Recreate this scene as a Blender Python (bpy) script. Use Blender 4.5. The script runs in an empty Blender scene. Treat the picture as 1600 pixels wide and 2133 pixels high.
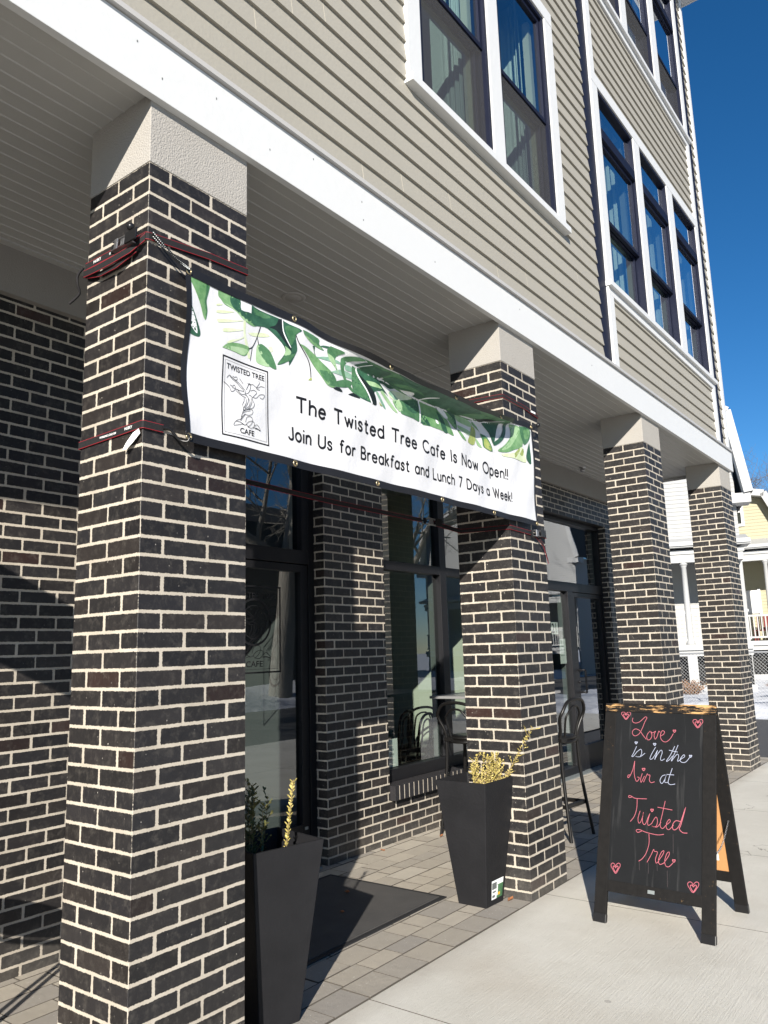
import bpy, bmesh, math, random
from mathutils import Vector, Matrix
sc = bpy.context.scene
R = math.radians
# ---------------------------------------------------------------- camera, sky, sun, exposure
cam_d = bpy.data.cameras.new("camera"); cam = bpy.data.objects.new("camera", cam_d)
sc.collection.objects.link(cam); sc.camera = cam
RT = (0.60365117, -0.79672033, -0.02901697)
DN = (0.12304256, 0.12906249, -0.98397327)
FW = (0.78769651, 0.5904063, 0.17593923)
cam.matrix_world = Matrix(((RT[0], -DN[0], -FW[0], -1.69046), (RT[1], -DN[1], -FW[1], -2.36621),
                           (RT[2], -DN[2], -FW[2], 1.50972), (0, 0, 0, 1)))
cam_d.sensor_fit = 'HORIZONTAL'; cam_d.sensor_width = 36.0; cam_d.lens = 36.575
cam_d.clip_start = 0.05; cam_d.clip_end = 600
sc.render.resolution_x = 768; sc.render.resolution_y = 1024
SUN = Vector((-1.0, -0.60, 0.498)).normalized()          # towards the sun
elev = math.asin(SUN.z); azim = math.atan2(SUN.x, SUN.y)
world = bpy.data.worlds.new("World"); sc.world = world; world.use_nodes = True
wt = world.node_tree; bg = wt.nodes['Background']
sky = wt.nodes.new('ShaderNodeTexSky'); sky.sky_type = 'NISHITA'; sky.sun_disc = False
sky.sun_elevation = elev; sky.sun_rotation = azim % (2 * math.pi)
sky.altitude = 1600; sky.air_density = 1.0; sky.dust_density = 0.0; sky.ozone_density = 4.0
hs = wt.nodes.new('ShaderNodeHueSaturation'); hs.inputs['Saturation'].default_value = 1.24
wt.links.new(sky.outputs[0], hs.inputs['Color']); wt.links.new(hs.outputs[0], bg.inputs[0]); bg.inputs[1].default_value = 0.068
sl = bpy.data.lights.new("sun", 'SUN'); sl.energy = 5.0; sl.angle = R(0.5); sl.color = (1.0, 0.94, 0.85)
so = bpy.data.objects.new("sun", sl); sc.collection.objects.link(so)
so.rotation_euler = SUN.to_track_quat('Z', 'Y').to_euler(); so.location = (-6, -6, 9)
sc.view_settings.view_transform = 'Standard'; sc.view_settings.look = 'None'
sc.view_settings.exposure = 0.9; sc.view_settings.gamma = 1.0
sc.view_settings.use_curve_mapping = False
sc.cycles.max_bounces = 8; sc.cycles.transparent_max_bounces = 16; sc.cycles.glossy_bounces = 5
sc.cycles.use_denoising = True
rnd = random.Random(7)
C = sc.collection
# ---------------------------------------------------------------- helpers
def tag(o, label=None, cat=None, group=None, kind=None):
    if label: o['label'] = label
    if cat: o['category'] = cat
    if group: o['group'] = group
    if kind: o['kind'] = kind
    return o
def empty(name, loc=(0, 0, 0), rz=0.0, label=None, cat=None, group=None):
    o = bpy.data.objects.new(name, None); C.objects.link(o); o.empty_display_size = 0.1
    o.location = loc; o.rotation_euler = (0, 0, rz)
    return tag(o, label, cat, group)
def copy_tree(o, parent=None):
    c = o.copy(); C.objects.link(c); c.parent = parent
    for ch in list(o.children): copy_tree(ch, c)
    return c
class MB:
    """collects faces, then links them as ONE mesh object"""
    def __init__(s): s.v = []; s.f = []; s.mi = []; s.uv = {}; s.col = {}; s.smooth = set()
    def face(s, pts, m=0, uv=None, col=None, smooth=False):
        b = len(s.v); s.v += [tuple(p) for p in pts]; k = len(s.f)
        s.f.append(tuple(range(b, b + len(pts)))); s.mi.append(m)
        if uv: s.uv[k] = uv
        if col is not None: s.col[k] = col
        if smooth: s.smooth.add(k)
        return k
    def idx(s, pts, faces, m=0, col=None, smooth=False):
        b = len(s.v); s.v += [tuple(p) for p in pts]
        for f in faces:
            k = len(s.f); s.f.append(tuple(b + i for i in f)); s.mi.append(m)
            if col is not None: s.col[k] = col
            if smooth: s.smooth.add(k)
    def box(s, x0, x1, y0, y1, z0, z1, m=0, col=None, M=None):
        p = [(x0, y0, z0), (x1, y0, z0), (x1, y1, z0), (x0, y1, z0), (x0, y0, z1), (x1, y0, z1), (x1, y1, z1), (x0, y1, z1)]
        if M: p = [tuple(M @ Vector(q)) for q in p]
        s.idx(p, [(3, 2, 1, 0), (4, 5, 6, 7), (0, 1, 5, 4), (1, 2, 6, 5), (2, 3, 7, 6), (3, 0, 4, 7)], m, col)
    def frustum(s, base, top, m=0, cap=True):
        n = len(base); fs = [(i, (i + 1) % n, n + (i + 1) % n, n + i) for i in range(n)]
        if cap: fs += [tuple(range(n - 1, -1, -1)), tuple(range(n, 2 * n))]
        s.idx(list(base) + list(top), fs, m)
    def prism(s, poly, f, d, m=0):
        """poly: 2-D outline; f(a, b, depth) -> 3-D; extruded from 0 to d"""
        s.frustum([f(a, b, 0) for a, b in poly], [f(a, b, d) for a, b in poly], m)
    def tube(s, pts, r, n=8, m=0, closed=False, smooth=True, caps=True):
        pts = [Vector(p) for p in pts]; L = len(pts)
        rs = r if isinstance(r, (list, tuple)) else [r] * L
        ring = []; prev = None
        for i, p in enumerate(pts):
            a = pts[(i - 1) % L] if (closed or i > 0) else p
            b = pts[(i + 1) % L] if (closed or i < L - 1) else p
            t = (b - a).normalized()
            if prev is None:
                u = t.orthogonal().normalized()
            else:
                u = prev - t * prev.dot(t)
                u = u.normalized() if u.length > 1e-6 else t.orthogonal().normalized()
            prev = u; w = t.cross(u)
            ring += [p + (u * math.cos(2 * math.pi * k / n) + w * math.sin(2 * math.pi * k / n)) * rs[i] for k in range(n)]
        fs = []
        for i in range(L if closed else L - 1):
            j = (i + 1) % L
            for k in range(n): fs.append((i * n + k, i * n + (k + 1) % n, j * n + (k + 1) % n, j * n + k))
        s.idx(ring, fs, m, None, smooth)
        if caps and not closed:
            s.idx(ring[:n], [tuple(range(n - 1, -1, -1))], m); s.idx(ring[-n:], [tuple(range(n))], m)
    def ball(s, c, r, m=0, seg=12, sq=(1, 1, 1)):
        P = []; F = []; rg = seg // 2
        for i in range(rg + 1):
            th = math.pi * i / rg
            for k in range(seg):
                ph = 2 * math.pi * k / seg
                P.append((c[0] + r * sq[0] * math.sin(th) * math.cos(ph), c[1] + r * sq[1] * math.sin(th) * math.sin(ph), c[2] + r * sq[2] * math.cos(th)))
        for i in range(rg):
            for k in range(seg): F.append((i * seg + k, (i + 1) * seg + k, (i + 1) * seg + (k + 1) % seg, i * seg + (k + 1) % seg))
        s.idx(P, F, m, None, True)
    def lathe(s, prof, c=(0, 0, 0), n=20, m=0):
        P = []; F = []
        for r, z in prof:
            for k in range(n):
                a = 2 * math.pi * k / n; P.append((c[0] + r * math.cos(a), c[1] + r * math.sin(a), c[2] + z))
        for i in range(len(prof) - 1):
            for k in range(n): F.append((i * n + k, i * n + (k + 1) % n, (i + 1) * n + (k + 1) % n, (i + 1) * n + k))
        s.idx(P, F, m, None, True)
    def ribbon(s, pts, w, f, m=0, lift=0.0):
        """flat stroke with round ends along a 2-D polyline; f(a, b, lift) -> 3-D"""
        P = smooth2(pts); h = w / 2; L = len(P); lo = []; hi = []
        for i in range(L):
            a = P[max(i - 1, 0)]; b = P[min(i + 1, L - 1)]
            tx, ty = b[0] - a[0], b[1] - a[1]; q = math.hypot(tx, ty) or 1; tx /= q; ty /= q
            lo.append((P[i][0] + ty * h, P[i][1] - tx * h)); hi.append((P[i][0] - ty * h, P[i][1] + tx * h))
        base = [f(a, b, lift) for a, b in lo] + [f(a, b, lift) for a, b in hi]
        s.idx(base, [(i, i + 1, L + i + 1, L + i) for i in range(L - 1)], m)
        for e, nb in ((0, 1), (L - 1, L - 2)):
            tx, ty = P[e][0] - P[nb][0], P[e][1] - P[nb][1]; a0 = math.atan2(ty, tx)
            s.face([f(P[e][0] + h * math.cos(a0 - math.pi / 2 + math.pi * k / 6), P[e][1] + h * math.sin(a0 - math.pi / 2 + math.pi * k / 6), lift) for k in range(7)], m)
    def build(s, name, mats, parent=None, bevel=0.0, autosmooth=False):
        me = bpy.data.meshes.new(name); me.from_pydata(s.v, [], s.f); me.update()
        if not isinstance(mats, (list, tuple)): mats = [mats]
        for m in mats: me.materials.append(m)
        for i, p in enumerate(me.polygons):
            p.material_index = s.mi[i]
            if i in s.smooth: p.use_smooth = True
        if s.uv:
            ul = me.uv_layers.new(name="UVMap")
            for i, p in enumerate(me.polygons):
                if i in s.uv:
                    for li, c in zip(p.loop_indices, s.uv[i]): ul.data[li].uv = c
        if s.col:
            at = me.attributes.new("tint", 'FLOAT', 'FACE')
            for i in range(len(s.f)): at.data[i].value = s.col.get(i, 0.5)
        o = bpy.data.objects.new(name, me); C.objects.link(o)
        if parent: o.parent = parent
        if bevel:
            bm = o.modifiers.new("edge", 'BEVEL'); bm.width = bevel; bm.segments = 2; bm.limit_method = 'ANGLE'; bm.angle_limit = R(40)
        return o
def smooth2(pts, n=4):
    if len(pts) < 3: return list(pts)
    P = [pts[0]] + list(pts) + [pts[-1]]; out = []
    for i in range(1, len(P) - 2):
        p0, p1, p2, p3 = P[i - 1], P[i], P[i + 1], P[i + 2]
        for k in range(n):
            t = k / n
            out.append(tuple(0.5 * (2 * p1[j] + (p2[j] - p0[j]) * t + (2 * p0[j] - 5 * p1[j] + 4 * p2[j] - p3[j]) * t * t + (3 * p1[j] - p0[j] - 3 * p2[j] + p3[j]) * t ** 3) for j in range(len(p1))))
    out.append(tuple(pts[-1])); return out
# ---------------------------------------------------------------- materials
def base_mat(name):
    m = bpy.data.materials.new(name); m.use_nodes = True
    nt = m.node_tree; return m, nt, nt.nodes['Principled BSDF']
def nn(nt, typ, **kw):
    n = nt.nodes.new(typ)
    for k, v in kw.items(): setattr(n, k, v)
    return n
def math_n(nt, op, a, b=None, c=None, clamp=False):
    n = nn(nt, 'ShaderNodeMath', operation=op); n.use_clamp = clamp
    for i, x in enumerate((a, b, c)):
        if x is None: continue
        if isinstance(x, (int, float)): n.inputs[i].default_value = x
        else: nt.links.new(x, n.inputs[i])
    return n.outputs[0]
def noise(nt, vec, scale, detail=3.0, rough=0.55):
    n = nn(nt, 'ShaderNodeTexNoise'); n.inputs['Scale'].default_value = scale
    n.inputs['Detail'].default_value = detail; n.inputs['Roughness'].default_value = rough
    if vec is not None: nt.links.new(vec, n.inputs['Vector'])
    return n.outputs[0]
def ramp(nt, fac, stops):
    n = nn(nt, 'ShaderNodeValToRGB'); e = n.color_ramp.elements
    while len(e) < len(stops): e.new(0.5)
    for i, (p, c) in enumerate(stops):
        e[i].position = p; e[i].color = (c[0], c[1], c[2], 1) if len(c) == 3 else c
    nt.links.new(fac, n.inputs[0]); return n.outputs[0]
def mixc(nt, fac, a, b, typ='MIX'):
    n = nn(nt, 'ShaderNodeMix', data_type='RGBA', blend_type=typ)
    for sock, x in ((n.inputs[0], fac), (n.inputs[6], a), (n.inputs[7], b)):
        if isinstance(x, (int, float)): sock.default_value = x
        elif isinstance(x, (tuple, list)): sock.default_value = (x[0], x[1], x[2], 1)
        else: nt.links.new(x, sock)
    return n.outputs[2]
def bump(nt, bs, h, dist, strength=1.0):
    b = nn(nt, 'ShaderNodeBump'); b.inputs['Distance'].default_value = dist; b.inputs['Strength'].default_value = strength
    nt.links.new(h, b.inputs['Height']); nt.links.new(b.outputs[0], bs.inputs['Normal'])
def objco(nt): return nn(nt, 'ShaderNodeTexCoord').outputs['Object']
def geopos(nt): return nn(nt, 'ShaderNodeNewGeometry').outputs['Position']
def simple(name, col, rough=0.5, var=0.12, scale=6.0, bscale=0.0, bdist=0.001, metal=0.0, spec=0.35, fine=0.0):
    """plain paint or plastic with a little mottling, and optional fine relief"""
    m, nt, bs = base_mat(name); co = objco(nt)
    f = noise(nt, co, scale, 4)
    c = mixc(nt, f, tuple(x * (1 - var) for x in col), tuple(min(1, x * (1 + var)) for x in col))
    if fine:
        g = noise(nt, co, 260, 2); c = mixc(nt, math_n(nt, 'MULTIPLY', g, fine), c, tuple(x * 0.45 for x in col))
    nt.links.new(c, bs.inputs['Base Color'])
    bs.inputs['Roughness'].default_value = rough; bs.inputs['Metallic'].default_value = metal
    bs.inputs['Specular IOR Level'].default_value = spec
    if bscale: bump(nt, bs, noise(nt, co, bscale, 4), bdist)
    return m
BL, CH = 0.2085, 0.0677
def brick_mat():
    m, nt, bs = base_mat("black_brick")
    uv = nn(nt, 'ShaderNodeUVMap'); sp = nn(nt, 'ShaderNodeSeparateXYZ'); nt.links.new(uv.outputs[0], sp.inputs[0])
    pos = geopos(nt)
    wob = noise(nt, pos, 9.0, 2); wob2 = noise(nt, pos, 150.0, 3, 0.75)
    v = math_n(nt, 'ADD', sp.outputs[1], math_n(nt, 'MULTIPLY', math_n(nt, 'SUBTRACT', wob, 0.5), 0.05))
    row = math_n(nt, 'FLOOR', v); par = math_n(nt, 'PINGPONG', row, 1.0)
    u = math_n(nt, 'ADD', sp.outputs[0], math_n(nt, 'MULTIPLY', math_n(nt, 'SUBTRACT', 1.0, par), 0.5))
    colm = math_n(nt, 'FLOOR', u)
    fu = math_n(nt, 'FRACT', u); fv = math_n(nt, 'FRACT', v)
    wn = nn(nt, 'ShaderNodeTexWhiteNoise', noise_dimensions='3D'); cb = nn(nt, 'ShaderNodeCombineXYZ')
    nt.links.new(colm, cb.inputs[0]); nt.links.new(row, cb.inputs[1]); nt.links.new(cb.outputs[0], wn.inputs['Vector'])
    r1 = wn.outputs['Value']; sc3 = nn(nt, 'ShaderNodeSeparateColor'); nt.links.new(wn.outputs['Color'], sc3.inputs[0])
    r2, r3 = sc3.outputs[0], sc3.outputs[1]
    fu2 = math_n(nt, 'ADD', fu, math_n(nt, 'MULTIPLY', math_n(nt, 'SUBTRACT', r2, 0.5), 0.025))
    du = math_n(nt, 'MULTIPLY', math_n(nt, 'MINIMUM', fu2, math_n(nt, 'SUBTRACT', 1.0, fu2)), BL)
    dv = math_n(nt, 'MULTIPLY', math_n(nt, 'MINIMUM', fv, math_n(nt, 'SUBTRACT', 1.0, fv)), CH)
    # rounded corners of a brick, ragged by smeared mortar
    ku = math_n(nt, 'MAXIMUM', math_n(nt, 'SUBTRACT', 0.0105, du), 0.0); kv = math_n(nt, 'MAXIMUM', math_n(nt, 'SUBTRACT', 0.0105, dv), 0.0)
    dd = math_n(nt, 'SUBTRACT', 0.0105, math_n(nt, 'SQRT', math_n(nt, 'ADD', math_n(nt, 'MULTIPLY', ku, ku), math_n(nt, 'MULTIPLY', kv, kv))))
    rag = math_n(nt, 'ADD', math_n(nt, 'MULTIPLY', math_n(nt, 'SUBTRACT', wob2, 0.5), 0.0105), math_n(nt, 'MULTIPLY', math_n(nt, 'SUBTRACT', noise(nt, pos, 38.0, 2), 0.5), 0.004))
    d2 = math_n(nt, 'ADD', dd, rag)
    mr = nn(nt, 'ShaderNodeMapRange'); mr.interpolation_type = 'SMOOTHSTEP'
    mr.inputs['From Min'].default_value = 0.0056; mr.inputs['From Max'].default_value = 0.0069
    nt.links.new(d2, mr.inputs['Value']); isb = mr.outputs[0]       # 1 on the brick, 0 on mortar
    bc = ramp(nt, r1, [(0.0, (0.0074, 0.0077, 0.0102)), (0.35, (0.0136, 0.0127, 0.0136)), (0.62, (0.0099, 0.0102, 0.0130)), (0.83, (0.0186, 0.0158, 0.0152)),
                       (0.962, (0.0136, 0.0118, 0.0118)), (0.974, (0.0198, 0.0118, 0.0105)), (1.0, (0.0291, 0.0130, 0.0112))])
    mot = noise(nt, pos, 46.0, 4, 0.65); bc = mixc(nt, math_n(nt, 'MULTIPLY', math_n(nt, 'SUBTRACT', mot, 0.30, clamp=True), 0.8), bc, (0.019, 0.0175, 0.0185))
    bright = math_n(nt, 'ADD', 0.68, math_n(nt, 'MULTIPLY', sc3.outputs[2], 0.6))
    cl = noise(nt, pos, 11.0, 4, 0.7); bright = math_n(nt, 'MULTIPLY', bright, math_n(nt, 'ADD', 0.72, math_n(nt, 'MULTIPLY', cl, 0.5)))
    vm = nn(nt, 'ShaderNodeVectorMath', operation='SCALE'); nt.links.new(bc, vm.inputs[0]); nt.links.new(bright, vm.inputs['Scale']); bc = mixc(nt, 1.0, vm.outputs[0], (1.06, 1.0, 0.93), 'MULTIPLY')
    smear = noise(nt, pos, 24.0, 5, 0.8); edge = math_n(nt, 'SUBTRACT', 1.0, math_n(nt, 'MULTIPLY', d2, 48.0), clamp=True)
    bc = mixc(nt, math_n(nt, 'MULTIPLY', math_n(nt, 'MULTIPLY', math_n(nt, 'SUBTRACT', smear, 0.5, clamp=True), 2.6, clamp=True), edge), bc, (0.15, 0.135, 0.115))
    dust = noise(nt, pos, 3.2, 4, 0.6)
    bc = mixc(nt, math_n(nt, 'MULTIPLY', math_n(nt, 'SUBTRACT', dust, 0.55, clamp=True), 0.5), bc, (0.10, 0.093, 0.085))
    sz = nn(nt, 'ShaderNodeSeparateXYZ'); nt.links.new(pos, sz.inputs[0]); low = math_n(nt, 'SUBTRACT', 1.0, math_n(nt, 'MULTIPLY', sz.outputs[2], 4.0), clamp=True)
    bc = mixc(nt, math_n(nt, 'MULTIPLY', math_n(nt, 'MULTIPLY', low, smear), 0.42), bc, (0.24, 0.22, 0.19))      # road salt splashed on the lowest courses
    grit = noise(nt, pos, 520.0, 1); grit = math_n(nt, 'MULTIPLY', math_n(nt, 'SUBTRACT', grit, 0.655, clamp=True), 5.0, clamp=True)
    bc = mixc(nt, math_n(nt, 'MULTIPLY', grit, r3), bc, (0.30, 0.28, 0.25))
    sal = noise(nt, pos, 95.0, 1); sal = math_n(nt, 'MULTIPLY', math_n(nt, 'SUBTRACT', sal, 0.745, clamp=True), 14.0, clamp=True)
    bc = mixc(nt, sal, bc, (0.42, 0.39, 0.34))
    mc = ramp(nt, noise(nt, pos, 5.5, 4), [(0.28, (0.34, 0.305, 0.25)), (0.5, (0.45, 0.405, 0.335)), (0.72, (0.53, 0.485, 0.41))])
    mc = mixc(nt, math_n(nt, 'MULTIPLY', noise(nt, pos, 300, 2), 0.45), mc, (0.36, 0.31, 0.25))
    nt.links.new(mixc(nt, isb, mc, bc), bs.inputs['Base Color'])
    nt.links.new(math_n(nt, 'SUBTRACT', 0.9, math_n(nt, 'MULTIPLY', isb, math_n(nt, 'ADD', 0.30, math_n(nt, 'MULTIPLY', r2, 0.14)))), bs.inputs['Roughness'])
    bs.inputs['Specular IOR Level'].default_value = 0.42
    h = math_n(nt, 'ADD', math_n(nt, 'MULTIPLY', isb, 0.55), math_n(nt, 'ADD', math_n(nt, 'MULTIPLY', wob2, 0.13), math_n(nt, 'MULTIPLY', math_n(nt, 'MULTIPLY', r3, isb), 0.12)))
    bump(nt, bs, h, 0.008, 0.9)
    return m
def stucco_mat():
    m, nt, bs = base_mat("stucco"); pos = geopos(nt)
    n1 = noise(nt, pos, 150, 1.5, 0.5); n2 = noise(nt, pos, 4, 3)
    c = mixc(nt, n2, (0.335, 0.315, 0.285), (0.385, 0.365, 0.335)); nt.links.new(mixc(nt, math_n(nt, 'MULTIPLY', n1, 0.35), c, (0.24, 0.225, 0.20)), bs.inputs['Base Color'])
    bs.inputs['Roughness'].default_value = 0.92; bump(nt, bs, n1, 0.0042, 0.9); return m
def concrete_mat():
    m, nt, bs = base_mat("concrete"); pos = geopos(nt)
    mp = nn(nt, 'ShaderNodeMapping'); nt.links.new(pos, mp.inputs[0]); mp.inputs['Rotation'].default_value = (0, 0, R(20)); mp.inputs['Scale'].default_value = (4, 105, 20)
    br = noise(nt, mp.outputs[0], 1.0, 5, 0.75)
    c = ramp(nt, noise(nt, pos, 1.3, 5, 0.6), [(0.25, (0.57, 0.545, 0.48)), (0.55, (0.69, 0.67, 0.60)), (0.8, (0.76, 0.74, 0.675))])
    c = mixc(nt, math_n(nt, 'MULTIPLY', noise(nt, pos, 9, 4, 0.7), 0.22), c, (0.42, 0.395, 0.345))
    c = mixc(nt, math_n(nt, 'MULTIPLY', br, 0.42), c, (0.42, 0.40, 0.35))
    fg = noise(nt, pos, 340, 2, 0.7); c = mixc(nt, math_n(nt, 'MULTIPLY', math_n(nt, 'SUBTRACT', fg, 0.42, clamp=True), 1.6, clamp=True), c, (0.40, 0.375, 0.325))
    pit = noise(nt, pos, 70, 2); c = mixc(nt, math_n(nt, 'MULTIPLY', math_n(nt, 'SUBTRACT', pit, 0.66, clamp=True), 4.5, clamp=True), c, (0.2, 0.18, 0.16))
    slt = noise(nt, pos, 130, 1); c = mixc(nt, math_n(nt, 'MULTIPLY', math_n(nt, 'SUBTRACT', slt, 0.72, clamp=True), 9, clamp=True), c, (0.72, 0.70, 0.67))
    vo = nn(nt, 'ShaderNodeTexVoronoi', feature='DISTANCE_TO_EDGE'); vo.inputs['Scale'].default_value = 0.42; wv = nn(nt, 'ShaderNodeVectorMath', operation='ADD'); nt.links.new(pos, wv.inputs[0])
    nz = nn(nt, 'ShaderNodeTexNoise'); nz.inputs['Scale'].default_value = 2.2; nz.inputs['Detail'].default_value = 6; nt.links.new(pos, nz.inputs['Vector']); nt.links.new(nz.outputs['Color'], wv.inputs[1]); nt.links.new(wv.outputs[0], vo.inputs['Vector'])
    crk = math_n(nt, 'LESS_THAN', vo.outputs['Distance'], 0.0016); crk = math_n(nt, 'MULTIPLY', crk, math_n(nt, 'GREATER_THAN', noise(nt, pos, 0.9, 1), 0.53)); c = mixc(nt, math_n(nt, 'MULTIPLY', crk, 0.75), c, (0.14, 0.12, 0.10))
    gum = nn(nt, 'ShaderNodeTexVoronoi'); gum.inputs['Scale'].default_value = 2.4; nt.links.new(pos, gum.inputs['Vector']); c = mixc(nt, math_n(nt, 'MULTIPLY', math_n(nt, 'LESS_THAN', gum.outputs['Distance'], 0.035), 0.5), c, (0.26, 0.24, 0.22))
    blot = noise(nt, pos, 3.4, 6, 0.75); c = mixc(nt, math_n(nt, 'MULTIPLY', math_n(nt, 'SUBTRACT', blot, 0.5, clamp=True), 1.5, clamp=True), c, (0.43, 0.40, 0.34))
    ss = nn(nt, 'ShaderNodeSeparateXYZ'); nt.links.new(pos, ss.inputs[0]); ed = math_n(nt, 'SUBTRACT', 1.0, math_n(nt, 'MULTIPLY', math_n(nt, 'ABSOLUTE', ss.outputs[1]), 7.0), clamp=True)
    c = mixc(nt, math_n(nt, 'MULTIPLY', math_n(nt, 'MULTIPLY', ed, blot), 0.75), c, (0.30, 0.26, 0.21))      # grit along the pavers
    st = noise(nt, pos, 0.8, 3); c = mixc(nt, math_n(nt, 'MULTIPLY', math_n(nt, 'SUBTRACT', st, 0.58, clamp=True), 1.3, clamp=True), c, (0.45, 0.37, 0.28))
    nt.links.new(c, bs.inputs['Base Color']); bs.inputs['Roughness'].default_value = 0.88
    bump(nt, bs, math_n(nt, 'ADD', br, math_n(nt, 'MULTIPLY', noise(nt, pos, 260, 3), 0.8)), 0.0035, 0.85); return m
def paver_mat():
    m, nt, bs = base_mat("paver"); pos = geopos(nt)
    at = nn(nt, 'ShaderNodeAttribute'); at.attribute_name = "tint"; t = at.outputs['Fac']
    c = ramp(nt, t, [(0.0, (0.29, 0.265, 0.235)), (0.35, (0.40, 0.355, 0.285)), (0.7, (0.48, 0.425, 0.34)), (1.0, (0.54, 0.49, 0.405))])
    n1 = noise(nt, pos, 14, 5, 0.7); c = mixc(nt, math_n(nt, 'MULTIPLY', n1, 0.55), c, (0.20, 0.18, 0.155))
    sp = noise(nt, pos, 260, 2); c = mixc(nt, math_n(nt, 'MULTIPLY', sp, 0.35), c, (0.34, 0.32, 0.28))
    slt = noise(nt, pos, 105, 1); c = mixc(nt, math_n(nt, 'MULTIPLY', math_n(nt, 'SUBTRACT', slt, 0.70, clamp=True), 10, clamp=True), c, (0.62, 0.60, 0.57))
    nt.links.new(c, bs.inputs['Base Color']); bs.inputs['Roughness'].default_value = 0.9
    bump(nt, bs, math_n(nt, 'ADD', n1, math_n(nt, 'MULTIPLY', sp, 0.6)), 0.006, 0.8); return m
def glass_mat(name, tint, k=1.8):
    m = bpy.data.materials.new(name); m.use_nodes = True; nt = m.node_tree; nt.nodes.clear()
    out = nn(nt, 'ShaderNodeOutputMaterial'); tr = nn(nt, 'ShaderNodeBsdfTransparent'); gl = nn(nt, 'ShaderNodeBsdfGlossy')
    ge = nn(nt, 'ShaderNodeNewGeometry'); dt = nn(nt, 'ShaderNodeVectorMath', operation='DOT_PRODUCT'); mx = nn(nt, 'ShaderNodeMixShader')
    nt.links.new(ge.outputs['Incoming'], dt.inputs[0]); nt.links.new(ge.outputs['Normal'], dt.inputs[1])
    om = math_n(nt, 'SUBTRACT', 1.0, math_n(nt, 'ABSOLUTE', dt.outputs['Value']), clamp=True)
    fr = math_n(nt, 'ADD', 0.042, math_n(nt, 'MULTIPLY', math_n(nt, 'POWER', om, 5.0), 0.958))     # same from both sides
    tr.inputs[0].default_value = (*tint, 1); gl.inputs['Roughness'].default_value = 0.0; gl.inputs['Color'].default_value = (0.95, 0.97, 1, 1)
    pos = geopos(nt); b = nn(nt, 'ShaderNodeBump'); b.inputs['Distance'].default_value = 0.004; b.inputs['Strength'].default_value = 0.12
    nt.links.new(noise(nt, pos, 1.6, 1), b.inputs['Height']); nt.links.new(b.outputs[0], gl.inputs['Normal'])
    nt.links.new(math_n(nt, 'MULTIPLY', fr, k, clamp=True), mx.inputs[0])
    nt.links.new(tr.outputs[0], mx.inputs[1]); nt.links.new(gl.outputs[0], mx.inputs[2]); nt.links.new(mx.outputs[0], out.inputs[0]); return m
def screen_mat():
    m = bpy.data.materials.new("insect_mesh"); m.use_nodes = True; nt = m.node_tree; nt.nodes.clear()
    out = nn(nt, 'ShaderNodeOutputMaterial'); tr = nn(nt, 'ShaderNodeBsdfTransparent'); df = nn(nt, 'ShaderNodeBsdfDiffuse'); mx = nn(nt, 'ShaderNodeMixShader')
    df.inputs[0].default_value = (0.075, 0.075, 0.078, 1); mx.inputs[0].default_value = 0.52
    nt.links.new(tr.outputs[0], mx.inputs[1]); nt.links.new(df.outputs[0], mx.inputs[2]); nt.links.new(mx.outputs[0], out.inputs[0]); return m
def banner_mat():
    m, nt, bs = base_mat("banner_vinyl"); pos = geopos(nt)
    mp = nn(nt, 'ShaderNodeMapping'); nt.links.new(pos, mp.inputs[0]); mp.inputs['Scale'].default_value = (900, 900, 12)
    w = noise(nt, mp.outputs[0], 1, 2); c = mixc(nt, noise(nt, pos, 5, 3), (0.60, 0.60, 0.615), (0.69, 0.69, 0.70))
    nt.links.new(mixc(nt, math_n(nt, 'MULTIPLY', w, 0.18), c, (0.48, 0.48, 0.50)), bs.inputs['Base Color'])
    bs.inputs['Roughness'].default_value = 0.5
    bump(nt, bs, math_n(nt, 'ADD', math_n(nt, 'MULTIPLY', w, 0.05), noise(nt, pos, 14, 3)), 0.004, 0.6); return m
def leafpaint(name, a, b):
    m, nt, bs = base_mat(name); pos = geopos(nt)
    f = noise(nt, pos, 22, 5, 0.7); g = noise(nt, pos, 7, 2)
    c = ramp(nt, math_n(nt, 'ADD', math_n(nt, 'MULTIPLY', f, 0.6), math_n(nt, 'MULTIPLY', g, 0.4)), [(0.36, a), (0.64, b)])
    nt.links.new(c, bs.inputs['Base Color']); bs.inputs['Roughness'].default_value = 0.5; return m
def chalkboard_mat():
    m, nt, bs = base_mat("chalkboard_paint"); co = objco(nt)
    sm = noise(nt, co, 4, 5, 0.65); c = mixc(nt, math_n(nt, 'MULTIPLY', sm, 0.8), (0.0062, 0.0068, 0.0076), (0.017, 0.018, 0.020))
    mp = nn(nt, 'ShaderNodeMapping'); nt.links.new(co, mp.inputs[0]); mp.inputs['Scale'].default_value = (40, 2.5, 2.5)
    dr = noise(nt, mp.outputs[0], 1, 4); c = mixc(nt, math_n(nt, 'MULTIPLY', math_n(nt, 'SUBTRACT', dr, 0.6, clamp=True), 1.2), c, (0.13, 0.13, 0.13))
    nt.links.new(c, bs.inputs['Base Color']); bs.inputs['Roughness'].default_value = 0.7; bs.inputs['Specular IOR Level'].default_value = 0.12; return m
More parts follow.
